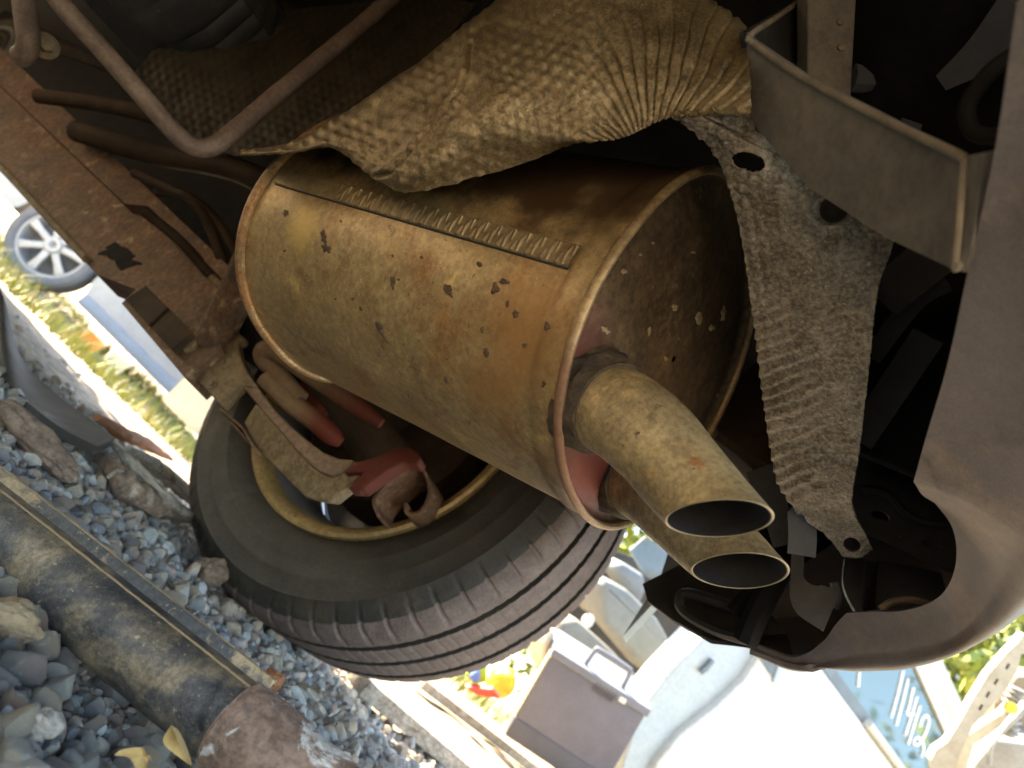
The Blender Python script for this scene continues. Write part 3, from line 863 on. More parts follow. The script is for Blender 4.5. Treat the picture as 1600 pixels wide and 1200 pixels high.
# --- heat shield, one pressed sheet: tunnel wall, lit flank and tail panel
def seg_dist(P, poly):
    best = np.full(P.shape[:-1], 1e9)
    for a, b in zip(poly[:-1], poly[1:]):
        a = np.array(a, float); b = np.array(b, float)
        t = np.clip(((P - a) @ (b - a)) / ((b - a) @ (b - a)), 0, 1)
        best = np.minimum(best, np.linalg.norm(P - (a + t[..., None] * (b - a)), axis=-1))
    return best
def grid_from(rows, nu, nv):
    C = np.array(rows, float)                    # (rows, cols, 3) of survey points
    return cr(np.swapaxes(cr(np.swapaxes(C, 0, 1), nu), 0, 1), nv)     # (nv, nu, 3)
def to3(S):
    return CAMP + (FWD + IR * ((S[..., 0:1] - 800) / FPX) - IU * ((S[..., 1:2] - 600) / FPX)) * S[..., 2:3]
def normals(G):
    n = np.cross(np.gradient(G, axis=0), np.gradient(G, axis=1))
    n /= np.linalg.norm(n, axis=-1, keepdims=True) + 1e-12
    s = np.sign(np.sum(n * (CAMP - G), -1, keepdims=True))
    return n * np.sign(np.median(s))
def dots(P, per, rad):                            # raised dots on a staggered lattice
    u, v = P[..., 0] / per, P[..., 1] / (per * 0.866)
    r = np.floor(v + 0.5)
    uu = u + 0.5 * (r % 2)
    du = uu - np.floor(uu + 0.5); dv = v - r
    return np.exp(-((du * per) ** 2 + (dv * per * 0.866) ** 2) / (2 * rad ** 2))
sm = MB()
low = [(375, 243, .615), (455, 238, .585), (518, 232, .56), (588, 278, .53), (640, 300, .512), (742, 277, .50), (818, 256, .487), (900, 224, .47), (970, 214, .455), (1040, 184, .44), (1095, 178, .425), (1172, 176, .405)]
fold = [(376, 241, .613), (455, 236, .583), (519, 228, .555), (592, 262, .522), (652, 270, .492), (742, 206, .472), (818, 205, .465), (900, 214, .458), (970, 209, .45), (1040, 180, .438), (1095, 174, .425), (1172, 170, .405)]
m1 = [(377, 239, .613), (455, 234, .586), (518, 220, .556), (596, 225, .526), (668, 205, .495), (760, 140, .472), (835, 135, .462), (915, 130, .455), (985, 125, .448), (1055, 120, .44), (1108, 125, .43), (1172, 130, .412)]
m2 = [(378, 237, .615), (454, 230, .592), (516, 208, .566), (598, 182, .54), (682, 135, .512), (772, 70, .492), (845, 50, .478), (925, 30, .468), (1000, 30, .46), (1070, 50, .452), (1120, 70, .442), (1172, 90, .425)]
top = [(379, 235, .62), (453, 225, .605), (514, 193, .585), (600, 137, .565), (692, 68, .545), (784, -5, .53), (858, -50, .515), (938, -70, .50), (1018, -45, .49), (1088, -8, .478), (1134, 20, .465), (1172, 48, .445)]
bk = [(382, 235, .66), (458, 226, .65), (520, 196, .64), (608, 141, .63), (702, 74, .62), (792, 2, .61), (866, -45, .59), (946, -66, .58), (1026, -42, .56), (1096, -5, .53), (1138, 22, .505), (1176, 50, .475)]
S = grid_from([low, fold, m1, m2, top, bk], 380, 170)
P2 = S[..., :2]
Pr = P2 + 6 * np.stack([vnoise(np.concatenate([P2 * 0.02, P2[..., :1] * 0], -1).reshape(-1, 3), 4).reshape(P2.shape[:2]), vnoise(np.concatenate([P2 * 0.02, P2[..., :1] * 0], -1).reshape(-1, 3), 9).reshape(P2.shape[:2])], -1)
rot = np.array([[math.cos(0.35), -math.sin(0.35)], [math.sin(0.35), math.cos(0.35)]])
h = 0.0016 * dots(Pr @ rot, 20.5, 3.8)
nzc = lambda f, sd: fbm(np.concatenate([P2 * f, P2[..., :1] * 0], -1).reshape(-1, 3), sd, 3).reshape(P2.shape[:2])
h = h * (0.75 + 0.35 * nzc(0.012, 21))
crump = np.clip(1 - np.abs(P2[..., 0] - 690) / 170, 0, 1) * np.clip((P2[..., 1] - 90) / 120, 0, 1)
h += 0.0015 * crump * nzc(0.045, 31) + 0.0009 * nzc(0.015, 12)
# pleats gathered where the sheet turns to the tail panel
cx, cy_ = 1012, 262
ang = np.arctan2(P2[..., 1] - cy_, P2[..., 0] - cx)
rad = np.hypot(P2[..., 0] - cx, P2[..., 1] - cy_)
wp = np.clip((P2[..., 0] - 900) / 60, 0, 1) * np.clip((330 - rad) / 100, 0, 1)
pl = np.abs(np.sin(ang * 27 + 1.2 * nzc(0.008, 3)))
h = h * (1 - 0.65 * wp) - 0.0024 * wp * np.exp(-(pl / 0.30) ** 2)
# long crease
cd = seg_dist(P2, [(590, 274), (612, 270), (640, 240), (690, 180), (718, 140), (733, 110), (738, 70)])
h += -0.0022 * np.exp(-(cd / 3.0) ** 2) + 0.0016 * np.exp(-((cd - 6) / 4.0) ** 2)
G = to3(S)
G = G + normals(G)[..., None, :].squeeze(-2) * h[..., None]
sm.sheet(G, 0.0009)
hs = sm.build('heat_shield', MT['shield'], car, smooth=60)
# tunnel wall behind the fold, its shade painted as a darker shield colour
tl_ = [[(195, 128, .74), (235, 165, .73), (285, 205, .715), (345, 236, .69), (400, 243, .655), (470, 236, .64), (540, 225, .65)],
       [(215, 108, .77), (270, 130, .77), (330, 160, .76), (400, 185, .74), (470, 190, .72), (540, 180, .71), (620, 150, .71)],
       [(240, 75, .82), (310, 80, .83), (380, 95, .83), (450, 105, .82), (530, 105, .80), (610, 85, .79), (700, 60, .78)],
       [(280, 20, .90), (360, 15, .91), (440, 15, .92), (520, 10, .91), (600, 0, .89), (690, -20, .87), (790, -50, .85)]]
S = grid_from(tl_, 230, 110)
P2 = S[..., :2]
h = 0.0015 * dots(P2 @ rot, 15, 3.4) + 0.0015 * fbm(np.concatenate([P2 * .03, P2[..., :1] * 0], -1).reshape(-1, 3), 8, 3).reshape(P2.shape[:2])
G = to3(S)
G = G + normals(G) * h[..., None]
tun = MB().sheet(G, 0.0009).build('shield_tunnel', MT['shield_shaded'], hs, smooth=60)
tun['label'] = 'inner wall of the heat shield, shade painted dark'
# tail panel
tp = [[(1052, 184, .442), (1108, 180, .424), (1215, 150, .436)], [(1102, 222, .448), (1150, 216, .430), (1255, 198, .436)], [(1133, 272, .455), (1200, 272, .432), (1315, 262, .432)],
      [(1156, 355, .468), (1262, 345, .435), (1396, 350, .424)], [(1174, 470, .49), (1272, 460, .455), (1371, 455, .43)], [(1189, 600, .525), (1272, 590, .495), (1356, 590, .47)],
      [(1203, 700, .555), (1276, 695, .53), (1343, 700, .505)], [(1219, 765, .575), (1280, 770, .552), (1331, 776, .53)], [(1258, 806, .59), (1300, 808, .572), (1337, 808, .555)],
      [(1296, 842, .605), (1326, 838, .592), (1352, 834, .58)], [(1316, 868, .612), (1342, 872, .605), (1363, 858, .60)]]
S = grid_from(tp, 110, 380)
P2 = S[..., :2]
left = np.clip(1 - (P2[..., 0] - (1135 + (P2[..., 1] - 180) * 0.12)) / 110, 0, 1)
nn2 = lambda fx, fy, sd: fbm(np.stack([P2[..., 0] * fx, P2[..., 1] * fy, P2[..., 0] * 0], -1).reshape(-1, 3), sd, 3).reshape(P2.shape[:2])
rid = np.sin((P2[..., 1] + 0.35 * P2[..., 0]) / 3.1 + 1.4 * nn2(0.02, 0.02, 6)) * np.clip((P2[..., 1] - 440) / 120, 0, 1)
h = left * (0.0016 * dots(P2 @ rot, 20, 5.5) * np.clip((620 - P2[..., 1]) / 150, 0.2, 1) + 0.0015 * rid)
h += 0.0004 * nn2(0.02, 0.02, 13) + 0.0005 * nn2(0.05, 0.42, 14) + 0.00018 * nn2(0.4, 0.4, 15)
pl = np.abs(np.sin(np.arctan2(P2[..., 1] - 150, P2[..., 0] - 1030) * 14))
h -= 0.0028 * np.clip((255 - P2[..., 1]) / 40, 0, 1) * np.exp(-(pl / 0.3) ** 2)
bd = np.hypot((P2[..., 0] - 1276) / 34, (P2[..., 1] - 800 + (P2[..., 0] - 1276) * -0.45) / 20)
h += 0.003 * np.exp(-((bd - 1) / 0.16) ** 2)
bd2 = np.hypot((P2[..., 0] - 1300) / 42, (P2[..., 1] - 322) / 30)
h += 0.003 * np.exp(-((bd2 - 1) / 0.2) ** 2)
G = to3(S)
G = G + normals(G) * h[..., None]
Pc = 0.25 * (P2[:-1, :-1] + P2[1:, :-1] + P2[:-1, 1:] + P2[1:, 1:])
def ell(cx, cy, a, b, an):
    x, y = Pc[..., 0] - cx, Pc[..., 1] - cy
    ca, sa = math.cos(an), math.sin(an)
    return ((x * ca + y * sa) / a) ** 2 + ((-x * sa + y * ca) / b) ** 2 > 1
keep = ell(1169, 253, 27, 15, 0.25) & ell(1331, 851, 14, 11, 0.5) & ell(1302, 324, 12, 8, 0.4)
tpn = MB().sheet(G, 0.0011, keep).build('shield_tail_panel', MT['shield_grey'], car, smooth=60)
tpn['label'] = 'grey crumpled tail panel of the heat shield with two holes'
def bolt(name, p, n, r, m, parent, hx=True):
    b = MB()
    b.lathe([(0.0, r * 1.7), (r * 0.3, r * 1.65), (r * 0.32, 0.0)], p, n, 24)
    b.lathe([(r * 0.3, r), (r * 1.1, r), (r * 1.2, r * 0.85), (r * 1.22, 0.0)], p, n, 6)
    return b.build(name, m, parent, smooth=20)
bolt('bolt', V(1303, 327, .425), nrm(CAMP - V(1303, 327, .425)), 0.0045, MT['brown_dark'], car)

# --- spare tyre / tank at the top left, rods and lines
sp = MB()
spc = V(200, -150, 0.92)
spa = nrm(np.array([0.18, -0.35, 1.0]))
def sfn(X, R, a):
    ph = (a / (2 * math.pi) * 70) % 1.0
    return X, R - 0.004 * ((R > 0.262) & (ph < 0.15))
sp.lathe([(-0.05, 0.0), (-0.055, 0.15), (-0.07, 0.16), (-0.085, 0.17), (-0.09, 0.20), (-0.085, 0.225), (-0.0855, 0.229), (-0.081, 0.233), (-0.06, 0.255), (-0.04, 0.268), (0.0, 0.275), (0.05, 0.27), (0.08, 0.24), (0.085, 0.18)], spc, spa, 280, sfn)
sp.build('spare_tyre', MT['black_plastic'], car)
MB().tube(VV([(60, -60, .60), (95, 5, .60), (160, 78, .605), (230, 158, .61), (278, 212, .615), (305, 230, .62), (335, 228, .625), (372, 200, .64), (430, 150, .67), (500, 92, .71), (580, 25, .76), (640, -30, .80)]), 0.0080, 18, n=90).build('hanger_rod', MT['rod'], car)
MB().tube(VV([(34, -40, .72), (38, 10, .72), (44, 60, .72), (40, 82, .725), (32, 88, .73)]), 0.0105, 16, n=24).build('bracket_rod', MT['rod'], car)
bolt('bolt', V(70, 72, .74), nrm(IR * 0.6 - FWD * 0.6), 0.008, MT['tan_steel'], car)
MB().tube(VV([(60, 72, .76), (100, 78, .78), (130, 88, .80), (180, 110, .84)]), 0.007, 12, n=20).build('bracket_rod', MT['brown_dark'], car)
for pts, r in (([(60, 150, 1.1), (170, 165, 1.05), (270, 190, 1.0), (360, 215, .95)], 0.011), ([(120, 205, 1.2), (240, 240, 1.1), (360, 262, 1.0), (440, 300, .95)], 0.017),
               ([(210, 270, 1.05), (300, 315, 1.0), (330, 360, 1.0), (350, 420, 1.0)], 0.007), ([(245, 300, 1.05), (290, 305, 1.0), (335, 340, 1.0), (372, 400, .99)], 0.006), ([(225, 330, 1.0), (280, 375, 1.0), (330, 430, 1.0)], 0.007)):
    MB().tube(VV(pts), r, 12, n=24).build('brake_line', MT['brown_dark'], car)

# --- chassis rail
ra, rb = V(330, 500, 0.96), V(-110, 62, 1.62)
rl = MB()
rail_dir = nrm(rb - ra)
rn = nrm(np.cross(rail_dir, np.array([0, 0, 1.0])))
if np.dot(rn, CAMP - ra) < 0: rn = -rn
rz = nrm(np.cross(rail_dir, rn)); rz = rz * np.sign(rz[2])
def rail_face(poly, off, th, m, name='chassis_rail', par=None):
    pl_ = [hit(x, y, ra + rn * off, rn) for x, y in poly]
    return MB().plate(pl_, th, n=rn).build(name, MT[m], par or car)
rail = rail_face([(-60, 70), (-60, 210), (0, 262), (60, 330), (150, 428), (212, 452), (190, 474), (290, 592), (345, 545), (360, 430), (235, 320), (205, 300), (0, 110)], 0.0, 0.05, 'brown_rail')
rail_face([(-60, 20), (-60, 76), (0, 132), (195, 318), (232, 322), (352, 440), (362, 420), (215, 280), (0, 74)], 0.02, 0.06, 'brown_rail', 'rail_flange', rail)
MB().tube([hit(x, y, ra + rn * 0.006, rn) for x, y in ((-60, 206), (0, 260), (70, 335), (135, 405))], 0.006, 10, n=20).build('rail_lip', MT['tan_steel'], rail)
MB().tube([hit(x, y, ra + rn * 0.004, rn) for x, y in ((228, 326), (290, 392), (350, 452))], 0.006, 10, n=12).build('rail_lip', MT['tan_steel'], rail)
st = MB()
for poly in ([(196, 468), (228, 446), (262, 480), (232, 508)], [(236, 512), (266, 484), (300, 520), (268, 546)]):
    st.plate([hit(x, y, ra + rn * 0.016, rn) for x, y in poly], 0.012, n=rn)
st.build('bump_stop', MT['brown_dark'], rail)
MB().plate([hit(x, y, ra + rn * 0.0015, rn) for x, y in [(188 + (27 + 7 * math.sin(5 * a_) + 4 * math.sin(11 * a_ + 1)) * math.cos(a_), 400 + (15 + 4 * math.sin(4 * a_ + 2) + 3 * math.sin(9 * a_)) * math.sin(a_) + 9 * math.cos(a_)) for a_ in np.linspace(0, 6.283, 48, endpoint=False)]], 0.001, n=rn).build('dark_patch', MT['underbody'], rail)
MB().plate(VV([(330, 470, 1.0), (460, 420, 1.0), (540, 560, .99), (470, 600, .985), (400, 575, .985), (350, 540, .99)]), 0.01).build('inner_wing', MT['underbody'], car)
# strut and spring shackle
MB().tube(VV([(415, 360, .90), (372, 455, .93), (330, 535, .955)]), 0.023, 24, n=10).build('damper', MT['brown_rail'], car)
sp0 = V(340, 570, 0.93)
Z3 = lambda x, y: (250 + x / 3.158, 480 + y / 3.158)
def arm_plate(poly, off, th, m, nm, par, n_=None, p0=None, bev=0.003):
    nn_ = rn if n_ is None else n_
    q0 = (sp0 if p0 is None else p0) + nn_ * off
    return MB().plate([hit(*Z3(x, y), q0, nn_) for x, y in poly], th, bevel=bev, n=nn_).build(nm, m if not isinstance(m, str) else MT[m], par, smooth=40)
MT['arm'] = mat('dusty_red_glow_arm', (0.20, 0.13, 0.08), (0.16, 0.095, 0.06), 18, 0.65, 0.05, 0.25, 140, grain=0.3)
shk = arm_plate([(106, 240), (112, 185), (150, 140), (200, 150), (250, 182), (300, 160), (368, 114), (412, 142), (408, 158), (382, 172), (392, 230), (420, 300), (480, 392), (400, 385), (300, 488), (250, 430), (200, 380), (130, 310)], 0.0, 0.016, 'tan_steel', 'shackle', car)
arm_plate([(392, 230), (420, 300), (480, 392), (560, 500), (640, 582), (720, 650), (800, 712), (880, 745), (960, 752), (940, 790), (900, 815), (845, 830), (790, 810), (740, 775), (660, 690), (600, 620), (520, 530), (440, 430), (398, 384), (370, 300)], -0.004, 0.022, 'arm', 'shackle_arm', shk)
arm_plate([(412, 570), (440, 520), (472, 474), (530, 535), (600, 616), (665, 690), (742, 772), (800, 815), (845, 830), (905, 815), (1002, 812), (920, 890), (830, 962), (770, 955), (718, 940), (640, 865), (560, 780), (510, 735), (468, 684)], -0.006, 0.022, 'tan_steel', 'spring_plate', shk, nrm(rn - ZUP * 0.35), hit(*Z3(840, 832), sp0 - rn * 0.004, rn))
arm_plate([(296, 490), (310, 505), (412, 590), (470, 690), (460, 700), (380, 610), (290, 500)], -0.004, 0.02, 'brown_rail', 'spring_plate', shk)
bolt('bolt', hit(305, 546, sp0 + rn * 0.002, rn), rn, 0.0135, MT['tan_steel'], shk)
bolt('bolt', hit(332, 600, sp0 + rn * 0.001, rn), rn, 0.004, MT['tan_steel'], shk)
def strip(pts, w, th, m, name, par, nrm_=None, n=20):
    """bent flat bar: centre line, width across the line of sight, thickness"""
    A = cr(np.array([np.concatenate([V(*p[:3]), [0]]) for p in pts]), n)[:, :3]
    T = np.gradient(A, axis=0); T /= np.linalg.norm(T, axis=1, keepdims=True)
    Wd = np.cross(T, (CAMP - A) / np.linalg.norm(CAMP - A, axis=1, keepdims=True)) if nrm_ is None else np.cross(T, nrm_)
    Wd /= np.linalg.norm(Wd, axis=1, keepdims=True)
    ws = np.interp(np.linspace(0, 1, n), np.linspace(0, 1, len(w)), w)[:, None] if not np.isscalar(w) else w
    G = np.stack([A - Wd * ws / 2, A - Wd * ws / 6, A + Wd * ws / 6, A + Wd * ws / 2], 1)
    return MB().sheet(G, th).build(name, m if not isinstance(m, str) else MT[m], par)
add_patch(MT['arm'], V(500, 705, .9) - O0, 0.06, (0.10, 0.038, 0.032), 14, 0.8)  # reflected red glow painted into the arm's colour
arm_plate([(905, 815), (950, 765), (1050, 742), (1110, 715), (1150, 696), (1230, 690), (1270, 712), (1288, 745), (1270, 772), (1200, 762), (1130, 800), (1060, 850), (1000, 895), (925, 892), (1000, 815)], 0.004, 0.022, 'red', 'spring_clamp', car)
MB().tube(VV([(500, 590, 1.0), (560, 660, 0.985), (612, 728, 0.965)]), 0.034, 24, n=12).build('axle_housing', MT['brown_dark'], car)
cl = MB()
uc = cr(np.array([V(x, y, .93) for x, y in ((594, 806), (586, 782), (600, 760), (622, 742), (646, 728), (664, 744), (668, 772), (656, 796), (638, 800), (636, 786))]), 40)
cl.sheet(np.stack([uc + OUT * t_ for t_ in (0.0, 0.03, 0.06)], 1), 0.004)
cl.build('u_clamp', MT['brown_rail'], car)
MT['hook'] = mat('red_glow_hook', (0.19, 0.13, 0.078), (0.15, 0.095, 0.058), 20, 0.6, 0, 0.2, 140, spec=0.15)
MB().tube(VV([(470, 625, .90), (432, 582, .91), (412, 560, .915), (414, 546, .91), (436, 552, .905), (480, 582, .89), (540, 622, .875), (596, 662, .865)]), [0.0115] * 14 + [0.010, 0.006], 16, n=60).build('hanger_hook', MT['hook'], car)
MB().tube(VV([(415, 590, .91), (450, 625, .90), (495, 660, .892), (532, 692, .888)]), [0.0128] * 12 + [0.011, 0.0065], 16, n=30).build('hanger_hook', MT['hook'], car)
add_patch(MT['hook'], V(585, 655, .87) - O0, 0.07, (0.10, 0.018, 0.013), 10, 0.85)  # red glow on the hook ends, painted as colour
add_patch(MT['hook'], V(520, 682, .89) - O0, 0.06, (0.11, 0.018, 0.013), 10, 0.88)
MB().plate([hit(x, y, V(480, 620, .915), rn) for x, y in ((452, 606), (470, 596), (505, 634), (500, 650), (488, 644))], 0.02, bevel=0.003).build('rubber_mount', MT['red'], car)
# reflected red glow painted onto the tread near the tailpipes
add_patch(MT['tread'], V(870, 880, 1.28) - O0, 0.075, (0.30, 0.075, 0.06), 10, 0.75)

# --- bumper: apron seen from below, with the tailpipe notch, and its inner flange
inner = [(1594, -30, .235), (1556, 226, .262), (1512, 425, .30), (1478, 580, .345), (1428, 752, .405), (1462, 785, .43), (1490, 830, .45), (1493, 885, .475), (1468, 932, .51), (1410, 955, .55), (1322, 958, .61), (1288, 1000, .64), (1240, 1028, .67), (1172, 1004, .705)]
q1 = [(1680, -30, .225), (1640, 210, .250), (1600, 440, .285), (1560, 620, .335), (1500, 775, .385), (1510, 825, .415), (1525, 868, .44), (1512, 915, .475), (1480, 955, .51), (1410, 980, .555), (1330, 990, .61), (1290, 1018, .64), (1240, 1035, .672), (1172, 1010, .705)]
q2 = [(1780, -30, .215), (1740, 240, .24), (1690, 470, .27), (1640, 680, .325), (1590, 830, .375), (1570, 880, .41), (1555, 920, .44), (1528, 960, .475), (1485, 995, .515), (1410, 1015, .56), (1335, 1022, .61), (1290, 1034, .645), (1238, 1040, .675), (1173, 1014, .706)]
q3 = [(1900, -30, .21), (1860, 300, .23), (1800, 560, .265), (1730, 760, .325), (1660, 890, .38), (1610, 940, .42), (1570, 975, .45), (1530, 1003, .485), (1480, 1028, .525), (1410, 1046, .57), (1335, 1049, .618), (1290, 1046, .65), (1238, 1040, .68), (1174, 1017, .708)]
q4 = [(1930, -30, .24), (1900, 300, .27), (1830, 540, .33), (1760, 730, .40), (1690, 860, .46), (1640, 905, .50), (1595, 945, .53), (1550, 975, .57), (1495, 1002, .61), (1420, 1024, .65), (1345, 1032, .70), (1298, 1032, .73), (1244, 1026, .76), (1180, 1008, .78)]
q5 = [(1930, -120, .36), (1900, 150, .40), (1850, 380, .48), (1800, 560, .55), (1740, 700, .62), (1690, 750, .66), (1640, 800, .69), (1590, 840, .73), (1530, 880, .77), (1450, 920, .82), (1370, 950, .87), (1320, 960, .90), (1262, 965, .93), (1190, 970, .95)]
def wire_edge(S_):   # rows are interpolated piecewise so the notch keeps its corners
    return np.array(S_, float)
def dens(row, k=9):
    r = np.array(row, float)
    out = []
    P = cr(r, (len(r) - 1) * k + 1)
    L_ = np.concatenate([r[i] + (r[i + 1] - r[i]) * np.linspace(0, 1, k, endpoint=False)[:, None] for i in range(len(r) - 1)] + [r[-1:]])
    w = np.zeros(len(P))
    for c_ in (4, 10):                       # corners of the notch
        w = np.maximum(w, np.clip(1 - np.abs(np.arange(len(P)) - c_ * k) / (k * 1.0), 0, 1))
    return P * (1 - w[:, None]) + L_ * w[:, None]
rows = [dens(r) for r in (inner, q1, q2, q3, q4, q5)]
S = cr(np.array(rows), 60)
G = to3(S)
G = np.concatenate([G, np.stack([np.stack([p + ZUP * max(0.02, 0.70 - p[2]) * k for p in G[-1]]) for k in (0.33, 0.66, 1.0)])])
G = G + normals(G) * (0.0006 * fbm(G.reshape(-1, 3) * 14, 17, 3).reshape(G.shape[:2]))[..., None]
bump = MB().sheet(G, 0.0035).build('bumper', MT['bumper'], car, smooth=45)
bump['label'] = 'brown grey bumper apron with a rounded tailpipe notch'
fl1 = np.array([[(1166, 50, .425), (1172, 180, .43)], [(1175, 62, .422), (1182, 200, .427)], [(1260, 120, .385), (1262, 292, .39)], [(1380, 182, .335), (1382, 370, .34)], [(1500, 246, .288), (1492, 422, .296)], [(1538, 238, .270), (1512, 426, .294)]])
def piece(rows, n1, n2, th, m, name, par, nz_=0.0004):
    A = np.array(rows, float)
    S = np.swapaxes(cr(np.swapaxes(np.array([cr(r, n2) for r in A]), 0, 1).swapaxes(0, 1), n1), 0, 0)
    G = to3(S)
    return MB().sheet(G, th).build(name, MT[m], par, smooth=40)
def lin(rows, k=10):
    A = np.array(rows, float)
    return np.concatenate([A[i] + (A[i + 1] - A[i]) * np.linspace(0, 1, k, endpoint=False)[:, None, None] for i in range(len(A) - 1)] + [A[-1:]])
flg = MB().sheet(to3(cr(np.swapaxes(lin(fl1), 0, 1), 12).swapaxes(0, 1)), 0.004).build('bumper_flange', MT['flange'], bump, smooth=40)
MB().tube(VV([(1262, -6, .56), (1215, 26, .49), (1172, 56, .424), (1182, 72, .418), (1260, 124, .383), (1380, 186, .333), (1490, 238, .29), (1508, 250, .283)]), 0.0019, 10, n=80).build('flange_edge', MT['edge_dust'], bump)
MB().tube(VV([(1507, 248, .284), (1500, 330, .287), (1492, 415, .293), (1500, 412, .291)]), 0.0015, 10, n=30).build('flange_edge', MT['edge_dust'], bump)
fl2 = np.array([[(1166, 50, .425), (1172, 110, .44)], [(1215, 20, .49), (1220, 100, .50)], [(1275, -20, .58), (1290, 90, .58)]])
MB().sheet(to3(cr(np.swapaxes(lin(fl2), 0, 1), 8).swapaxes(0, 1)), 0.004).build('bumper_flange', MT['black_plastic'], bump, smooth=40)
# far inner end of the bumper, dark liner with ribs
le = [[(1172, 1006, .71), (1240, 1028, .68)], [(1110, 1000, .76), (1230, 990, .74)], [(1050, 968, .80), (1180, 930, .78)], [(1012, 940, .83), (1120, 890, .82)], [(1004, 912, .85), (1090, 868, .86)]]
MB().sheet(to3(cr(np.swapaxes(np.array([cr(r, 8) for r in np.array(le, float)]), 0, 1), 26).swapaxes(0, 1)), 0.004).build('bumper_liner', MT['black_plastic'], bump, smooth=40)
MB().tube(VV([(1172, 1000, .70), (1120, 985, .745), (1075, 960, .78), (1062, 940, .79), (1080, 928, .79), (1180, 960, .74)]), 0.006, 8, n=50).build('liner_rib', MT['black_plastic'], bump)
MB().tube(VV([(1165, 1002, .69), (1180, 965, .69), (1205, 915, .69), (1225, 880, .70)]), 0.012, 8, n=20).build('liner_rib', MT['underbody'], bump)

# --- dark things behind the bumper opening
bw = V(1420, 560, 0.60)
MB().plate([hit(x, y, bw, nrm(-REAR * 0.4 - FWD)) for x, y in ((1215, 560), (1520, 330), (1560, 560), (1480, 760), (1330, 700), (1230, 800))], 0.03, bevel=0.004).build('bumper_beam', MT['underbody'], car)
for pts, w in (([(1375, 470, .52), (1440, 415, .50), (1500, 370, .48)], .03), ([(1340, 690, .56), (1400, 600, .54), (1450, 525, .52)], .022), ([(1360, 560, .54), (1430, 470, .52), (1480, 440, .50)], .014)):
    strip(pts, w, 0.006, 'black_plastic', 'beam_rib', car, n=10)
pb = V(1410, 790, 0.66)
pn = nrm(-FWD + IU * 0.2 - IR * 0.25)
holes = []
for cx_, cy_2 in ((1376, 806), (1452, 852)):
    holes.append([hit(cx_ + 15 * math.cos(a) * 0.95 - 7 * math.sin(a) * 0.3, cy_2 + 15 * math.cos(a) * 0.35 + 7 * math.sin(a) * 0.9, pb, pn) for a in np.linspace(0, 2 * np.pi, 14, endpoint=False)])
MB().plate([hit(x, y, pb, pn) for x, y in ((1335, 690), (1430, 730), (1500, 820), (1500, 900), (1450, 880), (1390, 850), (1345, 830), (1330, 780))], 0.004, holes=holes).build('tow_bracket', MT['black_plastic'], car)
MB().tube([hit(x, y, pb + pn * 0.003, pn) for x, y in ((1346, 764), (1385, 772), (1412, 800), (1440, 815), (1482, 820))], 0.004, 8, n=30).build('bracket_rib', MT['black_plastic'], car)
MB().tube([hit(x, y, pb + pn * 0.012, pn) for x, y in ((1370, 732), (1420, 755), (1470, 790))], 0.008, 8, n=20).build('bracket_rib', MT['underbody'], car)
MB().sheet(to3(cr(np.array([cr(np.array(r, float), 12) for r in [[(1320, 870, .72), (1400, 880, .72), (1470, 895, .72)], [(1318, 915, .68), (1400, 920, .68), (1480, 930, .68)], [(1340, 962, .64), (1400, 965, .63), (1480, 960, .62)]]]), 10)), 0.004).build('bumper_inner', MT['inner_grey'], bump)
MB().tube(VV([(1362, 880, .66), (1358, 920, .65), (1355, 960, .63)]), 0.0055, 10, n=8).build('wiring', MT['underbody'], car)
MB().tube(VV([(1375, 952, .60), (1395, 940, .60), (1425, 937, .60), (1455, 944, .60)]), 0.003, 8, n=16).build('wiring', MT['edge_dust'], car)
strip([(1252, 790, .61), (1254, 840, .61), (1252, 868, .61)], 0.022, 0.003, 'inner_grey', 'strap', car, n=8)
strip([(1247, 862, .612), (1246, 905, .61), (1262, 935, .605), (1300, 955, .60)], [0.010, 0.010, 0.03, 0.036], 0.003, 'black_plastic', 'strap', car, n=14)
MB().tube(VV([(1303, 908, .66), (1310, 930, .66), (1304, 950, .66)]), 0.004, 8, n=10).build('wiring', MT['inner_grey'], car)
# crossmember right of the tailpipes
cm = V(1170, 700, 0.74)
MB().plate([hit(x, y, cm, nrm(-FWD + IU * .3)) for x, y in ((1100, 640), (1190, 560), (1230, 620), (1240, 800), (1215, 770), (1130, 690))], 0.04, bevel=0.004).build('crossmember', MT['brown_dark'], car)
strip([(1120, 680, .70), (1170, 715, .69), (1235, 755, .67)], 0.008, 0.004, 'brown_dark', 'crossmember_lip', car, n=10)
strip([(1190, 730, .68), (1215, 790, .67), (1235, 850, .66)], 0.03, 0.004, 'black_plastic', 'beam_rib', car, n=10)
MB().tube(VV([(1215, 880, .72), (1190, 915, .72), (1150, 960, .72)]), 0.012, 8, n=10).build('beam_rib', MT['underbody'], car)
# backing of the tail: vertical inner wall in the dark
MB().plate([car_pt(0.02, o, z) for o, z in ((-0.50, 0.55), (0.3, 0.62), (0.55, 0.80), (0.55, 0.98), (-0.50, 0.98))], 0.02, n=-REAR).build('tail_panel', MT['underbody'], car)
bq = V(1300, 800, 0.98)
MB().plate([hit(x, y, bq, nrm(-FWD + IR * 0.1)) for x, y in ((1085, 650), (1215, 540), (1500, 600), (1540, 880), (1420, 962), (1240, 1005), (1182, 985), (1130, 900), (1090, 868), (1135, 800), (1120, 700))], 0.02).build('quarter_panel_inner', MT['underbody'], car)
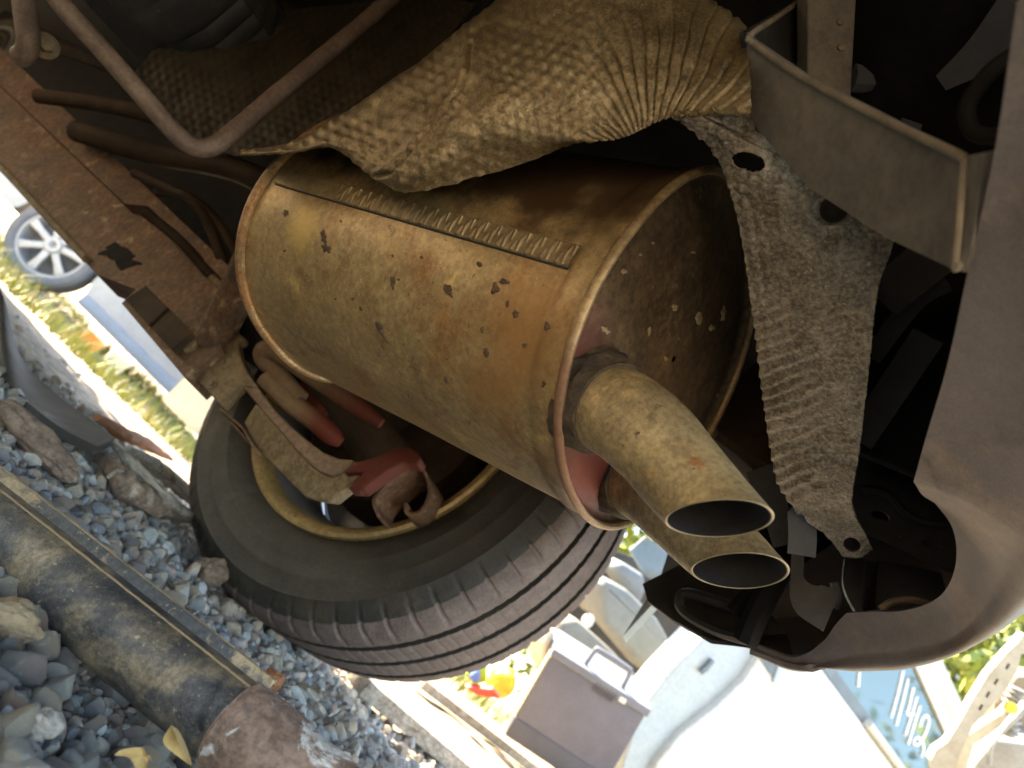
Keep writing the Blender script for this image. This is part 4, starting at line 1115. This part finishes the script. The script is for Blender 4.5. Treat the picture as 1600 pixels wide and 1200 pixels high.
# top right: post with two bolts, curved brackets, loops of wiring
pp = V(1300, 80, 0.50)
pst = MB().plate([hit(x, y, pp, nrm(-FWD)) for x, y in ((1262, -30), (1340, -30), (1330, 155), (1262, 120))], 0.02, bevel=0.002).build('bumper_stay', MT['flange'], car)
for x, y in ((1312, 35), (1314, 75)):
    MB().lathe([(0.0, 0.0026), (0.0012, 0.0024), (0.002, 0.0)], hit(x, y, pp, FWD) - FWD * 0.0005, -FWD, 12).build('rivet', MT['edge_dust'], pst)
MB().tube(VV([(1330, 120, .56), (1365, 118, .56), (1390, 85, .56), (1430, 60, .57), (1460, 62, .58)]), 0.011, 10, n=30).build('stay_bracket', MT['inner_grey'], car)
strip([(1425, 90, .57), (1432, 150, .56), (1420, 210, .55)], 0.015, 0.004, 'inner_grey', 'stay_bracket', car, n=10)
strip([(1600, 20, .44), (1540, 80, .47), (1470, 130, .50)], [0.035, 0.026, 0.012], 0.004, 'inner_grey', 'stay_bracket', car, n=12)
MB().tube(VV([(1610, 70, .33), (1550, 110, .34), (1512, 165, .35), (1520, 205, .35), (1560, 212, .34), (1610, 190, .33)]), 0.004, 10, n=40).build('wiring', MT['underbody'], car)

# ------------------------------------------------------------------ LITTER AND SCRAP ON THE GROUND
# old drive shaft lying in front of the lens
sa_, sb_ = V(-140, 720, 0.52), V(372, 1138, 0.425)
sd = nrm(sb_ - sa_)
shaft = thing('drive_shaft', (float(sa_[0]), float(sa_[1]), 0.0), 'muddy black drive shaft with rusty collar lying on the gravel', 'drive shaft')
SR = 0.0245
MB().tube([sa_, sa_ * .5 + sb_ * .5, sb_], SR, 48, n=60).build('tube', MT['shaft'], shaft)
sid = nrm(np.cross(sd, CAMP - sb_)); 
if np.dot(sid, IU) < 0: sid = -sid
mpt = sa_ * .5 + sb_ * .5
dn = nrm(np.cross(sd, sid)); dn = dn if np.dot(dn, CAMP - mpt) > 0 else -dn
wl = np.linalg.norm(sb_ - sa_)
web = MB()
web.box(mpt + sid * (SR - 0.001) + dn * 0.002, sd * wl / 2, sid * 0.0075, dn * 0.0022, 0.001)
web.build('web', MT['shaft_web'], shaft)
def rough_bead(a, b, r, sd_):
    n = 80
    P = np.array([a + (b - a) * t for t in np.linspace(0, 1, n)])
    return MB().tube(P, r, 10, rough=0.35)
rough_bead(sa_ + sid * (SR + 0.007), sb_ + sid * (SR + 0.006), 0.0015, 1).build('mud_edge', MT['shaft_tan'], shaft)
rough_bead(sa_ + sid * (SR * 0.80) + dn * SR * 0.60, sb_ + sid * (SR * 0.80) + dn * SR * 0.60, 0.0009, 1).build('weld_line', MT['shaft_tan'], shaft)
ca_ = sb_ - sd * 0.004
MB().tube([ca_, ca_ + sd * 0.002, ca_ + sd * 0.025, ca_ + sd * 0.05, ca_ + sd * 0.16], [SR * 1.01, SR * 1.07, SR * 1.05, SR * 0.98, SR * 0.9], 48, n=30, rough=0.04).build('collar', MT['collar'], shaft)

def lump(name, px, py, d, s, m, label, cat, seed, rough=0.35, axes=(1, .7, .5), ang=0.8, sub=4):
    bm = bmesh.new()
    bmesh.ops.create_icosphere(bm, subdivisions=sub, radius=1.0)
    v = np.array([x.co for x in bm.verts]); f = [[q.index for q in p.verts] for p in bm.faces]
    bm.free()
    k = 1 + rough * fbm(v * 1.6, seed, 4)
    v = v * k[:, None] * np.array(axes) * s
    c, s_ = math.cos(ang), math.sin(ang)
    v = v @ np.array([[c, s_, 0], [-s_, c, 0], [0, 0, 1]])
    o = MB().add(v + V(px, py, d), f).build(name, MT[m], None, smooth=25)
    return tag(o, label, cat)
def on_ground(px, py, up=0.0):
    r = ray(px, py)
    t = 0.2
    for _ in range(400):
        p = CAMP + r * t
        if p[2] < ground_z(p[0], p[1]) + up: break
        t *= 1.01
    return t
lump('flat_stone', 60, 690, on_ground(60, 690, .015), 0.055, 'wood_brown', 'long reddish brown flat stone beside the dark strip', 'stone', 41, 0.25, (1, .32, .25), 0.15)
lump('rock', 415, 946, on_ground(415, 946, .015), 0.024, 'rose' if 'rose' in MT else 'wood_brown', 'rounded rose brown stone touching the tyre', 'stone', 42, 0.2, (1, .9, .9))
lump('rock', 425, 1062, on_ground(425, 1062, .01), 0.014, 'rust_strip', 'small orange brick chip on grey gravel', 'brick chip', 43, 0.3, (1, .8, .7))
lump('rock', 70, 1130, on_ground(70, 1130, .006), 0.0085, 'wood', 'pale tan angular stone in the bottom left corner', 'stone', 44, 0.22, (1, .85, .8))
lump('clod', 330, 895, on_ground(330, 895, .012), 0.023, 'wood_brown', 'fibrous brown root clod in front of the tyre', 'clod', 45, 0.28, (1, .75, .8))
lump('clod', 20, 968, on_ground(10, 990, .0), 0.02, 'shaft_tan', 'crumbly tan mud clod below the drive shaft', 'clod', 46, 0.25, (1, .6, .5))
lump('clod', 490, 985, on_ground(500, 1000, .01), 0.06, 'wood_brown', 'brown earth clod pressed against the foot of the tyre', 'clod', 47, 0.3, (1.2, .35, .4), -0.3)
# dark strip
ds = np.array([[(-40, 430, 1.30), (-60, 540, 1.12)], [(0, 450, 1.22), (0, 590, .98)], [(34, 560, 1.14), (45, 630, .93)], [(92, 618, 1.06), (95, 668, .93)], [(180, 684, 1.0), (152, 698, .94)]])
o = MB().sheet(to3(cr(np.array([cr(r, 8) for r in ds]), 40)), 0.012).build('rubber_strip', MT['dark_strip'], None, smooth=40)
tag(o, 'dark curved rubber strip lying at the left edge', 'rubber strip')
def stick(name, pts, r, m, label, cat, group=None, rough=0.25):
    o = MB().tube(VV(pts), r, 9, n=26, rough=rough).build(name, MT[m], None, smooth=30)
    return tag(o, label, cat, group)
def gd(pts, up=0.01):
    return [(x, y, on_ground(x, y, up)) for x, y in pts]
stick('bark_piece', gd([(165, 720), (200, 760), (250, 790), (305, 815)], .02), [.008, .017, .018, .005], 'wood_brown', 'thick dark brown bark piece left of the tyre', 'bark')
stick('splinter', gd([(175, 690), (215, 735), (260, 780), (310, 812)], .035), [.004, .010, .010, .003], 'wood', 'long pale wood splinter resting on the bark piece', 'splinter')
stick('splinter', gd([(200, 700), (245, 730), (285, 765), (308, 790)], .03), [.004, .014, .014, .006], 'wood', 'broad grey wood splinter just behind the bark', 'splinter')
stick('rust_strip', gd([(152, 652), (190, 676), (230, 695), (268, 718)], .03), [.006, .012, .012, .004], 'rust_strip', 'thin orange rusty strip beyond the splinters', 'rust strip')
stick('twig', gd([(170, 745), (185, 735), (205, 742)], .03), .002, 'wood', 'thin pale twig on the bark piece', 'twig')
# dry leaf
def leaf(outline, mid, d, label, curl):
    k = len(outline)
    ring = np.array([V(x, y, d) for x, y in outline]); c = V(mid[0], mid[1], d)
    G = []
    for q in np.linspace(0.02, 1, 8):
        P = c + (ring - c) * q
        P = P - FWD * (curl * q ** 2 * (0.5 + 0.5 * np.sin(np.arange(k) * 1.7 + 1)))[:, None]
        G.append(P)
    G = np.array([cr(np.concatenate([g_, g_[:1]]), 40)[:-1] for g_ in G])
    o = MB().grid(G, closed_v=True).build('dry_leaf', MT['dry_leaf'], None, smooth=50)
    tag(o, label, 'leaf')
leaf([(198, 1162), (206, 1157), (222, 1168), (238, 1174), (254, 1168), (247, 1180), (232, 1185), (240, 1200), (236, 1216), (218, 1202), (205, 1182)], (222, 1182), 0.355, 'curled yellow dry leaf at the bottom left', 0.012)
leaf([(280, 1120), (266, 1150), (290, 1190), (306, 1190), (300, 1160)], (286, 1158), 0.37, 'narrow tan dry leaf half under the drive shaft', 0.010)
# weathered planks beyond the tyre
for k, (p, q, w, lab) in enumerate((((560, 1062), (830, 1290), .03, 'brown edged plank nearest the tyre on the right'), ((655, 1062), (900, 1250), .035, 'pale weathered plank between the brown plank and the toolbox'))):
    a, b = V(p[0], p[1], on_ground(*p, .02)), V(q[0], q[1], on_ground(*q, .02))
    dr = nrm(b - a); sd2 = nrm(np.cross(dr, ZUP))
    bx = MB().box((a + b) / 2, dr * np.linalg.norm(b - a) / 2, sd2 * w, ZUP * 0.014, 0.003)
    tag(bx.build('plank', MT['wood'], None), lab, 'plank', 'planks on the ground')

# ------------------------------------------------------------------ BACKGROUND: toolbox and plastic scrap
tc_ = V(905, 1122, 2.05)
hx = nrm(IR * 145 - IU * 85 - FWD * 22); vx = nrm(IR * 47 + IU * 105 + FWD * 4); vx = nrm(vx - hx * np.dot(vx, hx)); dx_ = np.cross(hx, vx); dx_ = dx_ if np.dot(dx_, FWD) > 0 else -dx_
tw, thh, td = 0.150, 0.103, 0.11
tb = thing('toolbox', tuple(tc_ - vx * thh), 'purple grey plastic toolbox with folded handle standing beside the white car', 'toolbox')
MB().box(tc_ + dx_ * td, hx * tw, vx * thh, dx_ * td, 0.006).build('body', MT['tool_grey'], tb)
MB().box(tc_ + dx_ * td + vx * (thh + 0.012), hx * (tw + 0.006), vx * 0.012, dx_ * (td + 0.006), 0.004).build('lid', MT['tool_handle'], tb)
MB().box(tc_ + dx_ * td - vx * (thh + 0.02), hx * (tw + 0.004), vx * 0.03, dx_ * (td + 0.004), 0.006).build('base', MT['tool_dark'], tb)
gl = MB()
for i in range(13):
    gl.box(tc_ - hx * (tw + 0.002) + dx_ * (0.012 + 0.016 * i), hx * 0.003, vx * (thh * 0.95), dx_ * 0.0035)
for j in range(15):
    gl.box(tc_ - hx * (tw + 0.004) + dx_ * td + vx * (-thh * .93 + j * thh * 1.86 / 14), hx * 0.003, vx * 0.003, dx_ * td * .96)
gl.build('side_grille', MT['mesh_tan'], tb)
hb = tc_ + vx * (thh + 0.022) + dx_ * 0.03
MB().tube([hb - hx * 0.055, hb - hx * 0.05 + vx * 0.05, hb - hx * 0.038 + vx * 0.058, hb + hx * 0.05 + vx * 0.058, hb + hx * 0.062 + vx * 0.05, hb + hx * 0.066], 0.007, 10, n=40).build('handle', MT['tool_handle'], tb)
lt = MB()
for i in range(7):
    lt.box(tc_ + hx * (-0.005 + 0.0095 * i) + vx * (thh - 0.004) - dx_ * 0.002, hx * 0.0028, vx * 0.014, dx_ * 0.004)
lt.build('latch', MT['tool_dark'], tb)
MB().box(tc_ + hx * 0.075 + vx * (thh + 0.005) - dx_ * 0.006, hx * 0.010, vx * 0.007, dx_ * 0.003, 0.002).build('clasp', MT['white_plastic'], tb)

def scrap(poly, d, th, m, label, bev=0.004):
    o = MB().plate([V(x, y, d) for x, y in poly], th, bevel=bev).build('plastic_scrap', MT[m], None)
    return tag(o, label, 'plastic scrap', 'coloured plastic scraps')
scrap([(724, 1053), (745, 1046), (760, 1042), (760, 1066), (740, 1070)], 2.2, 0.03, 'green_plastic', 'green plastic scrap beside the blue piece')
scrap([(733, 1058), (748, 1046), (750, 1062), (742, 1068)], 2.17, 0.02, 'blue_plastic', 'small blue plastic scrap')
scrap([(726, 1072), (745, 1075), (770, 1077), (782, 1092), (760, 1090), (742, 1085)], 2.15, 0.03, 'red_plastic', 'red curved plastic scrap on the ground')
o = lump('plastic_scrap', 783, 1065, 2.3, 0.045, 'yellow_plastic', 'yellow plastic ball near the toolbox', 'plastic scrap', 61, 0.12, (1, 1, 1)); o['group'] = 'coloured plastic scraps'

# ------------------------------------------------------------------ BACKGROUND: white car with open doorway
PH = math.radians(20.6)
WL = np.array([math.cos(PH), math.sin(PH), 0.0]); WN = np.array([math.sin(PH), -math.cos(PH), 0.0])
W0 = V(1080, 1100, 2.45)
wc = thing('white_car', (float(W0[0]), float(W0[1]), float(ground_z(W0[0], W0[1]))), 'white car with open doorway, grey seats and numbers written on its window', 'car')
def wp_(poly, off=0.0):
    return [hit(x, y, W0 + WN * off, WN) for x, y in poly]
def wplate(name, poly, off, th, m, par=None, bev=0.0, smooth=35):
    return MB().plate(wp_(poly, off), th, n=WN, bevel=bev).build(name, MT[m], par or wc, smooth)
door = wplate('door', [(1205, 985), (1192, 1020), (1165, 1062), (1120, 1105), (1062, 1150), (1030, 1190), (1005, 1240), (1090, 1360), (1330, 1420), (1420, 1228), (1290, 1052), (1262, 1010), (1240, 985)], 0.02, 0.06, 'white_paint', bev=0.012)
wplate('seal', [(1262, 1012), (1290, 1052), (1420, 1228), (1436, 1224), (1305, 1046), (1280, 1010)], 0.012, 0.03, 'rubber_seal', door)
tr_ = wp_([(1356, 1130), (1470, 1285)], 0.028)
MB().tube(tr_, 0.018, 12).build('trim_strip', MT['white_paint'], door)
gls = wplate('window', [(1300, 1046), (1296, 1000), (1395, 985), (1428, 1034), (1482, 1155), (1478, 1280), (1420, 1215)], -0.005, 0.006, 'glass', door)
wplate('window_frame', [(1395, 985), (1428, 1034), (1482, 1155), (1478, 1280), (1492, 1284), (1500, 1150), (1443, 1022), (1412, 985)], 0.01, 0.05, 'white_paint', door, bev=0.006)
wplate('roof', [(1412, 985), (1443, 1022), (1500, 1150), (1494, 1284), (1530, 1290), (1530, 1150), (1470, 1020), (1440, 980)], -0.03, 0.6, 'white_paint', wc, bev=0.02)
wplate('pillar', [(1140, 950), (1110, 985), (1040, 1060), (1002, 1108), (975, 1190), (965, 1260), (1003, 1238), (1030, 1186), (1062, 1146), (1120, 1101), (1165, 1058), (1192, 1016), (1200, 985), (1180, 960)], -0.01, 0.12, 'jamb', bev=0.008)
wplate('latch', [(1095, 1048), (1105, 1040), (1113, 1030), (1117, 1034), (1106, 1048), (1098, 1054)], 0.006, 0.01, 'rubber_seal')
wplate('quarter_glass', [(1186, 1026), (1200, 1048), (1212, 1062), (1226, 1040), (1214, 1030)], 0.026, 0.004, 'rubber_seal')
wplate('door_edge', [(1218, 1036), (1208, 1066), (1212, 1068), (1226, 1042)], 0.03, 0.01, 'jamb')
ink = []
Z8 = lambda x, y: (1100 + x / 3.2, 860 + y / 3.2)
strokes = [[(995, 600), (968, 715), (935, 835)], [(1020, 640), (992, 755), (960, 875)], [(1046, 685), (1022, 790), (1012, 812), (1030, 822), (1048, 815)], [(1064, 730), (1035, 830), (1005, 925)],
           [(1080, 775), (1050, 870), (1020, 970)], [(1078, 880), (1092, 840), (1115, 825), (1122, 860), (1105, 915), (1075, 965), (1052, 970), (1048, 950), (1070, 935), (1092, 960), (1096, 1000), (1086, 1032)], [(775, 605), (773, 640), (770, 680)]]
for s_ in strokes:
    P = np.array([hit(*Z8(*q), W0 + WN * -0.003, WN) for q in s_])
    MB().tube(P, 0.0058, 8, n=max(6, len(s_) * 4)).build('written_digit', MT['chalk'], door, smooth=40)
# rocker, rear part and far flank beyond the doorway
wplate('rear_pillar', [(985, 770), (1030, 800), (1070, 850), (1130, 900), (1130, 880), (1075, 820), (1060, 770)], 0.0, 0.08, 'white_paint', bev=0.01)
MT['dark_glass'] = mat('dark_rear_glass', (0.07, 0.09, 0.10), (0.10, 0.12, 0.12), 4, 0.15, 0.1, 0, 50)
wplate('rear_window', [(985, 860), (1010, 838), (1075, 885), (1110, 930), (1040, 915), (1008, 900)], -0.25, 0.01, 'dark_glass')
MT['cabin'] = mat('cabin_dark', (0.025, 0.026, 0.028), (0.04, 0.04, 0.04), 8, 0.8, 0, 0.1, 60)
wplate('cabin_back', [(850, 960), (960, 860), (1130, 920), (1150, 1000), (1030, 1190), (880, 1130)], -0.75, 0.02, 'cabin')
def seat(poly, off, th, m, bev=0.03):
    return MB().plate(wp_(poly, off), th, n=WN, bevel=bev).build('seat', MT[m], wc, 60)
seat([(958, 890), (974, 878), (1010, 900), (1012, 925), (1000, 950)], -0.52, 0.12, 'seat')
seat([(940, 916), (952, 905), (985, 924), (1030, 968), (1052, 1004), (1040, 1044), (1014, 1056), (978, 1014), (944, 974)], -0.36, 0.14, 'seat', 0.035)
seat([(868, 990), (880, 972), (905, 968), (960, 1018), (1015, 1072), (1000, 1104), (945, 1080), (872, 1040)], -0.20, 0.12, 'seat_tan', 0.03)
seat([(914, 932), (930, 922), (948, 940), (945, 965), (925, 962)], -0.5, 0.1, 'seat', 0.02)
MB().lathe([(0.0, 0.0), (0.004, 0.022), (0.012, 0.026), (0.02, 0.0)], hit(916, 968, W0 - WN * 0.3, WN), WN, 20).build('lamp_cap', MT['white_plastic'], wc)
wplate('floor_sill', [(1000, 1108), (1050, 1050), (1110, 985), (1104, 975), (1040, 1040), (995, 1085), (975, 1080), (960, 1110), (985, 1130)], -0.06, 0.05, 'inner_grey' if False else 'seat', bev=0.006)
wplate('rear_flank', [(858, 990), (872, 978), (866, 1010), (870, 1050), (858, 1060), (848, 1040), (850, 1010)], 0.02, 0.1, 'white_paint', bev=0.015)

# ------------------------------------------------------------------ BACKGROUND: stripped white front end at the right
E0 = V(1540, 1110, 1.55)
EN = nrm(-FWD * 0.9 - IR * 0.2 + IU * 0.1)
ef = thing('stripped_car_front', (float(E0[0]), float(E0[1]), float(ground_z(E0[0], E0[1]))), 'white radiator support and open engine bay of a stripped car at the right', 'car')
def ep(poly, off=0.0): return [hit(x, y, E0 + EN * off, EN) for x, y in poly]
hl = []
for (x, y) in ((1574, 1042), (1556, 1066), (1543, 1086), (1532, 1106)):
    hl.append(ep([(x - 4, y + 2), (x + 1, y - 6), (x + 5, y - 4), (x, y + 5)]))
MB().plate(ep([(1600, 990), (1590, 1004), (1575, 1018), (1545, 1052), (1520, 1092), (1500, 1128), (1480, 1160), (1462, 1172), (1454, 1188), (1462, 1215), (1490, 1215), (1500, 1180), (1520, 1136), (1545, 1108), (1572, 1078), (1590, 1048), (1596, 1022), (1620, 1020)]), 0.03, holes=hl, n=EN).build('radiator_support', MT['white_frame'], ef)
MB().plate(ep([(1490, 1215), (1500, 1180), (1512, 1150), (1540, 1130), (1565, 1115), (1600, 1080), (1606, 1090), (1570, 1130), (1545, 1150), (1522, 1165), (1508, 1215)], -0.05), 0.03, n=EN, bevel=0.004).build('inner_rail', MT['white_frame'], ef)
MB().plate(ep([(1520, 1215), (1530, 1168), (1545, 1155), (1640, 1165), (1640, 1240)], -0.10), 0.12, n=EN, bevel=0.008).build('battery_tray', MT['engine_grey'], ef)
MB().plate(ep([(1555, 1100), (1590, 1055), (1640, 1060), (1640, 1160), (1580, 1165), (1548, 1150)], -0.2), 0.1, n=EN, bevel=0.01).build('engine_block', MT['engine_brown'], ef)
hose = MB()
HP = cr(np.array(ep([(1590, 1075), (1580, 1098), (1582, 1120), (1576, 1150)], -0.06)), 40)
hose.tube(HP, list(0.015 + 0.003 * np.sign(np.sin(np.arange(40) * 1.6))), 14)
hose.build('hose', MT['engine_grey'], ef)
MB().tube(ep([(1545, 1195), (1552, 1160), (1590, 1120), (1620, 1085)], -0.03), 0.005, 8, n=20).build('cable', MT['engine_grey'], ef)
MB().tube(ep([(1520, 1195), (1556, 1150), (1600, 1096)], -0.01), 0.004, 8, n=20).build('cable', MT['white_plastic'], ef)
MB().lathe([(0, .012), (.01, .012), (.012, 0)], ep([(1578, 1104)], 0.0)[0], EN, 12).build('clip', MT['yellow_plastic'], ef)
MB().plate(ep([(1530, 1240), (1575, 1120), (1640, 1060), (1700, 1300), (1540, 1300)], -0.3), 0.03, n=EN).build('fire_wall', MT['engine_brown'], ef)

# ------------------------------------------------------------------ BACKGROUND: silver car at the far left
FD = 5.4
fc_ = V(84, 384, FD)
FN = np.array([0.10, -0.995, 0.0]); FN /= np.linalg.norm(FN); FL = np.array([-FN[1], FN[0], 0.0])
fcar = thing('silver_car', (float(fc_[0]), float(fc_[1]), float(fc_[2] - 0.32)), 'silver car far behind with seven spoke alloy wheel', 'car')
fw = MB().lathe([(0.0, 0.0), (-0.03, 0.03), (-0.03, 0.055), (0.0, 0.07), (0.02, 0.0)], fc_, -FN, 24).build('wheel', MT['silver'], fcar)
MB().lathe([(0.02, 0.235), (-0.01, 0.24), (-0.03, 0.265), (-0.03, 0.295), (-0.01, 0.318), (0.05, 0.325), (0.16, 0.32), (0.18, 0.24)], fc_, -FN, 64).build('tyre', MT['tyre_far'], fw)
MB().lathe([(0.13, 0.19), (0.05, 0.215), (0.0, 0.222), (-0.012, 0.232), (-0.012, 0.243), (0.02, 0.243)], fc_, -FN, 64).build('rim', MT['silver'], fw)
MB().lathe([(0.10, 0.0), (0.10, 0.20), (0.12, 0.2)], fc_, -FN, 40).build('brake_disc', MT['tyre_far'], fw)
for k in range(7):
    a = 2 * math.pi * k / 7 + 0.35
    dr = FL * math.cos(a) + ZUP * math.sin(a); tg = np.cross(FN, dr)
    b = MB().plate([fc_ + FN * 0.012 + dr * r + tg * w for r, w in ((0.05, .026), (0.14, .024), (0.225, .034), (0.225, -.034), (0.14, -.024), (0.05, -.026))], 0.03, n=FN, bevel=0.006)
    b.build('spoke', MT['silver'], fw)
zb = fc_[2]
bd_ = MB()
pf = [(-0.9, 0.0), (-0.40, -0.02)] + [(0.37 * math.cos(t), 0.37 * math.sin(t)) for t in np.linspace(math.pi - 0.05, 0.05, 14)] + [(0.42, -0.10), (2.3, -0.12), (2.4, 0.9), (1.6, 1.15), (0.2, 1.15), (-0.9, 0.6)]
bd_.plate([fc_ + FL * x + ZUP * z for x, z in pf], 1.5, n=FN)
bd_.build('body', MT['silver_paint'], fcar)
MB().box(fc_ + FL * 1.36 + ZUP * -0.12 + FN * 0.03, FL * 0.93, ZUP * 0.045, FN * 0.03, 0.01).build('sill', MT['sill_grey'], fcar)
for (x, y, c, lab) in ((135, 540, 'orange_plastic', 'orange tub with white lid on the grass at the left'), (207, 545, 'white_plastic', 'white tub left of the pale crate')):
    p = V(x, y, 4.0); gz = ground_z(p[0], p[1]); p[2] = gz
    o = thing('tub', tuple(p), lab, 'tub')
    MB().lathe([(0, 0), (0, .05), (.12, .062), (.121, 0)], p, ZUP, 24).build('body', MT[c], o)
    MB().lathe([(.115, .066), (.14, .068), (.142, 0)], p, ZUP, 24).build('lid', MT['white_plastic'], o)
cq = V(305, 628, 2.9)
cr0 = thing('crate', tuple(cq - ZUP * .1), 'pale cream plastic crate left of the tyre', 'crate')
ch, cvv = nrm(IR * 60 - IU * 60), nrm(IR * 40 + IU * 70)
cvv = nrm(cvv - ch * np.dot(cvv, ch)); cdd = np.cross(ch, cvv); cdd = cdd if np.dot(cdd, FWD) > 0 else -cdd
MB().box(cq + cdd * .1 + ch * 0.05, ch * .15, cvv * .09, cdd * .1, .01).build('body', MT['white_plastic'], cr0)
MB().box(cq + cdd * .1 + ch * 0.05 + cvv * .096, ch * .156, cvv * .012, cdd * .106, .004).build('rim', MT['white_plastic'], cr0)

# ------------------------------------------------------------------ vegetation
def blades(n, area, h0, h1, name, label, zoff=0.0):
    gb = MB()
    xs_ = rng.uniform(area[0], area[1], n); ys_ = rng.uniform(area[2], area[3], n)
    cl = vnoise(np.stack([xs_ * 1.3, ys_ * 1.3, xs_ * 0], 1), 77)
    V_, F_ = [], []
    for x, y, c in zip(xs_, ys_, cl):
        if c < 0.0: continue
        z = float(ground_z(x, y)) - 0.01
        h = rng.uniform(h0, h1) * (0.5 + c)
        a = rng.uniform(0, 6.28); w = rng.uniform(.003, .006); le = rng.normal(size=2) * h * .4
        dx, dy = math.cos(a) * w, math.sin(a) * w
        k = len(V_)
        V_ += [(x - dx, y - dy, z), (x + dx, y + dy, z), (x + dx * .6 + le[0] * .4, y + dy * .6 + le[1] * .4, z + h * .6), (x - dx * .6 + le[0] * .4, y - dy * .6 + le[1] * .4, z + h * .6), (x + le[0], y + le[1], z + h)]
        F_ += [(k, k + 1, k + 2, k + 3), (k + 3, k + 2, k + 4)]
    gb.add(V_, F_)
    o = gb.build(name, MT['grass_var'], None, base=False)
    tag(o, label, 'grass', kind='stuff')
blades(14000, (-4.5, 1.2, 2.6, 8.0), 0.04, 0.15, 'grass', 'yellow green grass on the sunny ground behind')
# leafy bank behind the cars at the right
def shrub(c, size, label, seed):
    r = np.random.default_rng(seed)
    root = thing('shrub', tuple(c), label, 'shrub', 'shrubs behind the white car')
    tk = MB()
    for k in range(7):
        a = r.uniform(0, 6.28); e = c + np.array([math.cos(a) * size * .5, math.sin(a) * size * .5, size * r.uniform(.8, 1.3)])
        tk.tube([c, c * .5 + e * .5 + np.array([0, 0, .1]), e], [.03, .02, .006], 6, n=8)
    tk.build('branch', MT['bark'], root)
    n = 14000
    cl = r.normal(size=(90, 3)); cl /= np.linalg.norm(cl, axis=1, keepdims=True); cl *= r.uniform(.4, 1.0, (90, 1)) ** .5
    cl = cl * np.array([size, size, size * .95]) + np.array([0, 0, size * .85])
    V_, F_ = [], []
    for k in range(n):
        p = c + cl[r.integers(90)] + r.normal(size=3) * size * .13
        if p[2] < c[2]: p[2] = c[2] + r.uniform(0, .2)
        u = nrm(r.normal(size=3)); w = nrm(np.cross(u, r.normal(size=3))); s = r.uniform(.04, .08)
        q = len(V_)
        V_ += [p - u * s, p + w * s * .45, p + u * s, p - w * s * .45]
        F_.append((q, q + 1, q + 2, q + 3))
    MB().add(V_, F_).build('crown', MT['leaf_var'], root, smooth=0)
for k, (x, y, s, lab) in enumerate(((4.3, 5.0, 2.1, 'yellow green leafy shrub behind the white car roof'), (5.9, 4.7, 2.3, 'yellow green leafy shrub right of the white car'), (3.0, 6.6, 1.7, 'green leafy shrub behind the white car seats'), (7.6, 6.6, 3.0, 'tall green shrub far behind the white car'), (5.0, 8.2, 2.8, 'tall yellow green shrub between the others'))):
    shrub(np.array([x, y, float(ground_z(x, y))]), s, lab, 900 + k)
for o in bpy.data.objects:
    if '_o' in o: del o['_o']
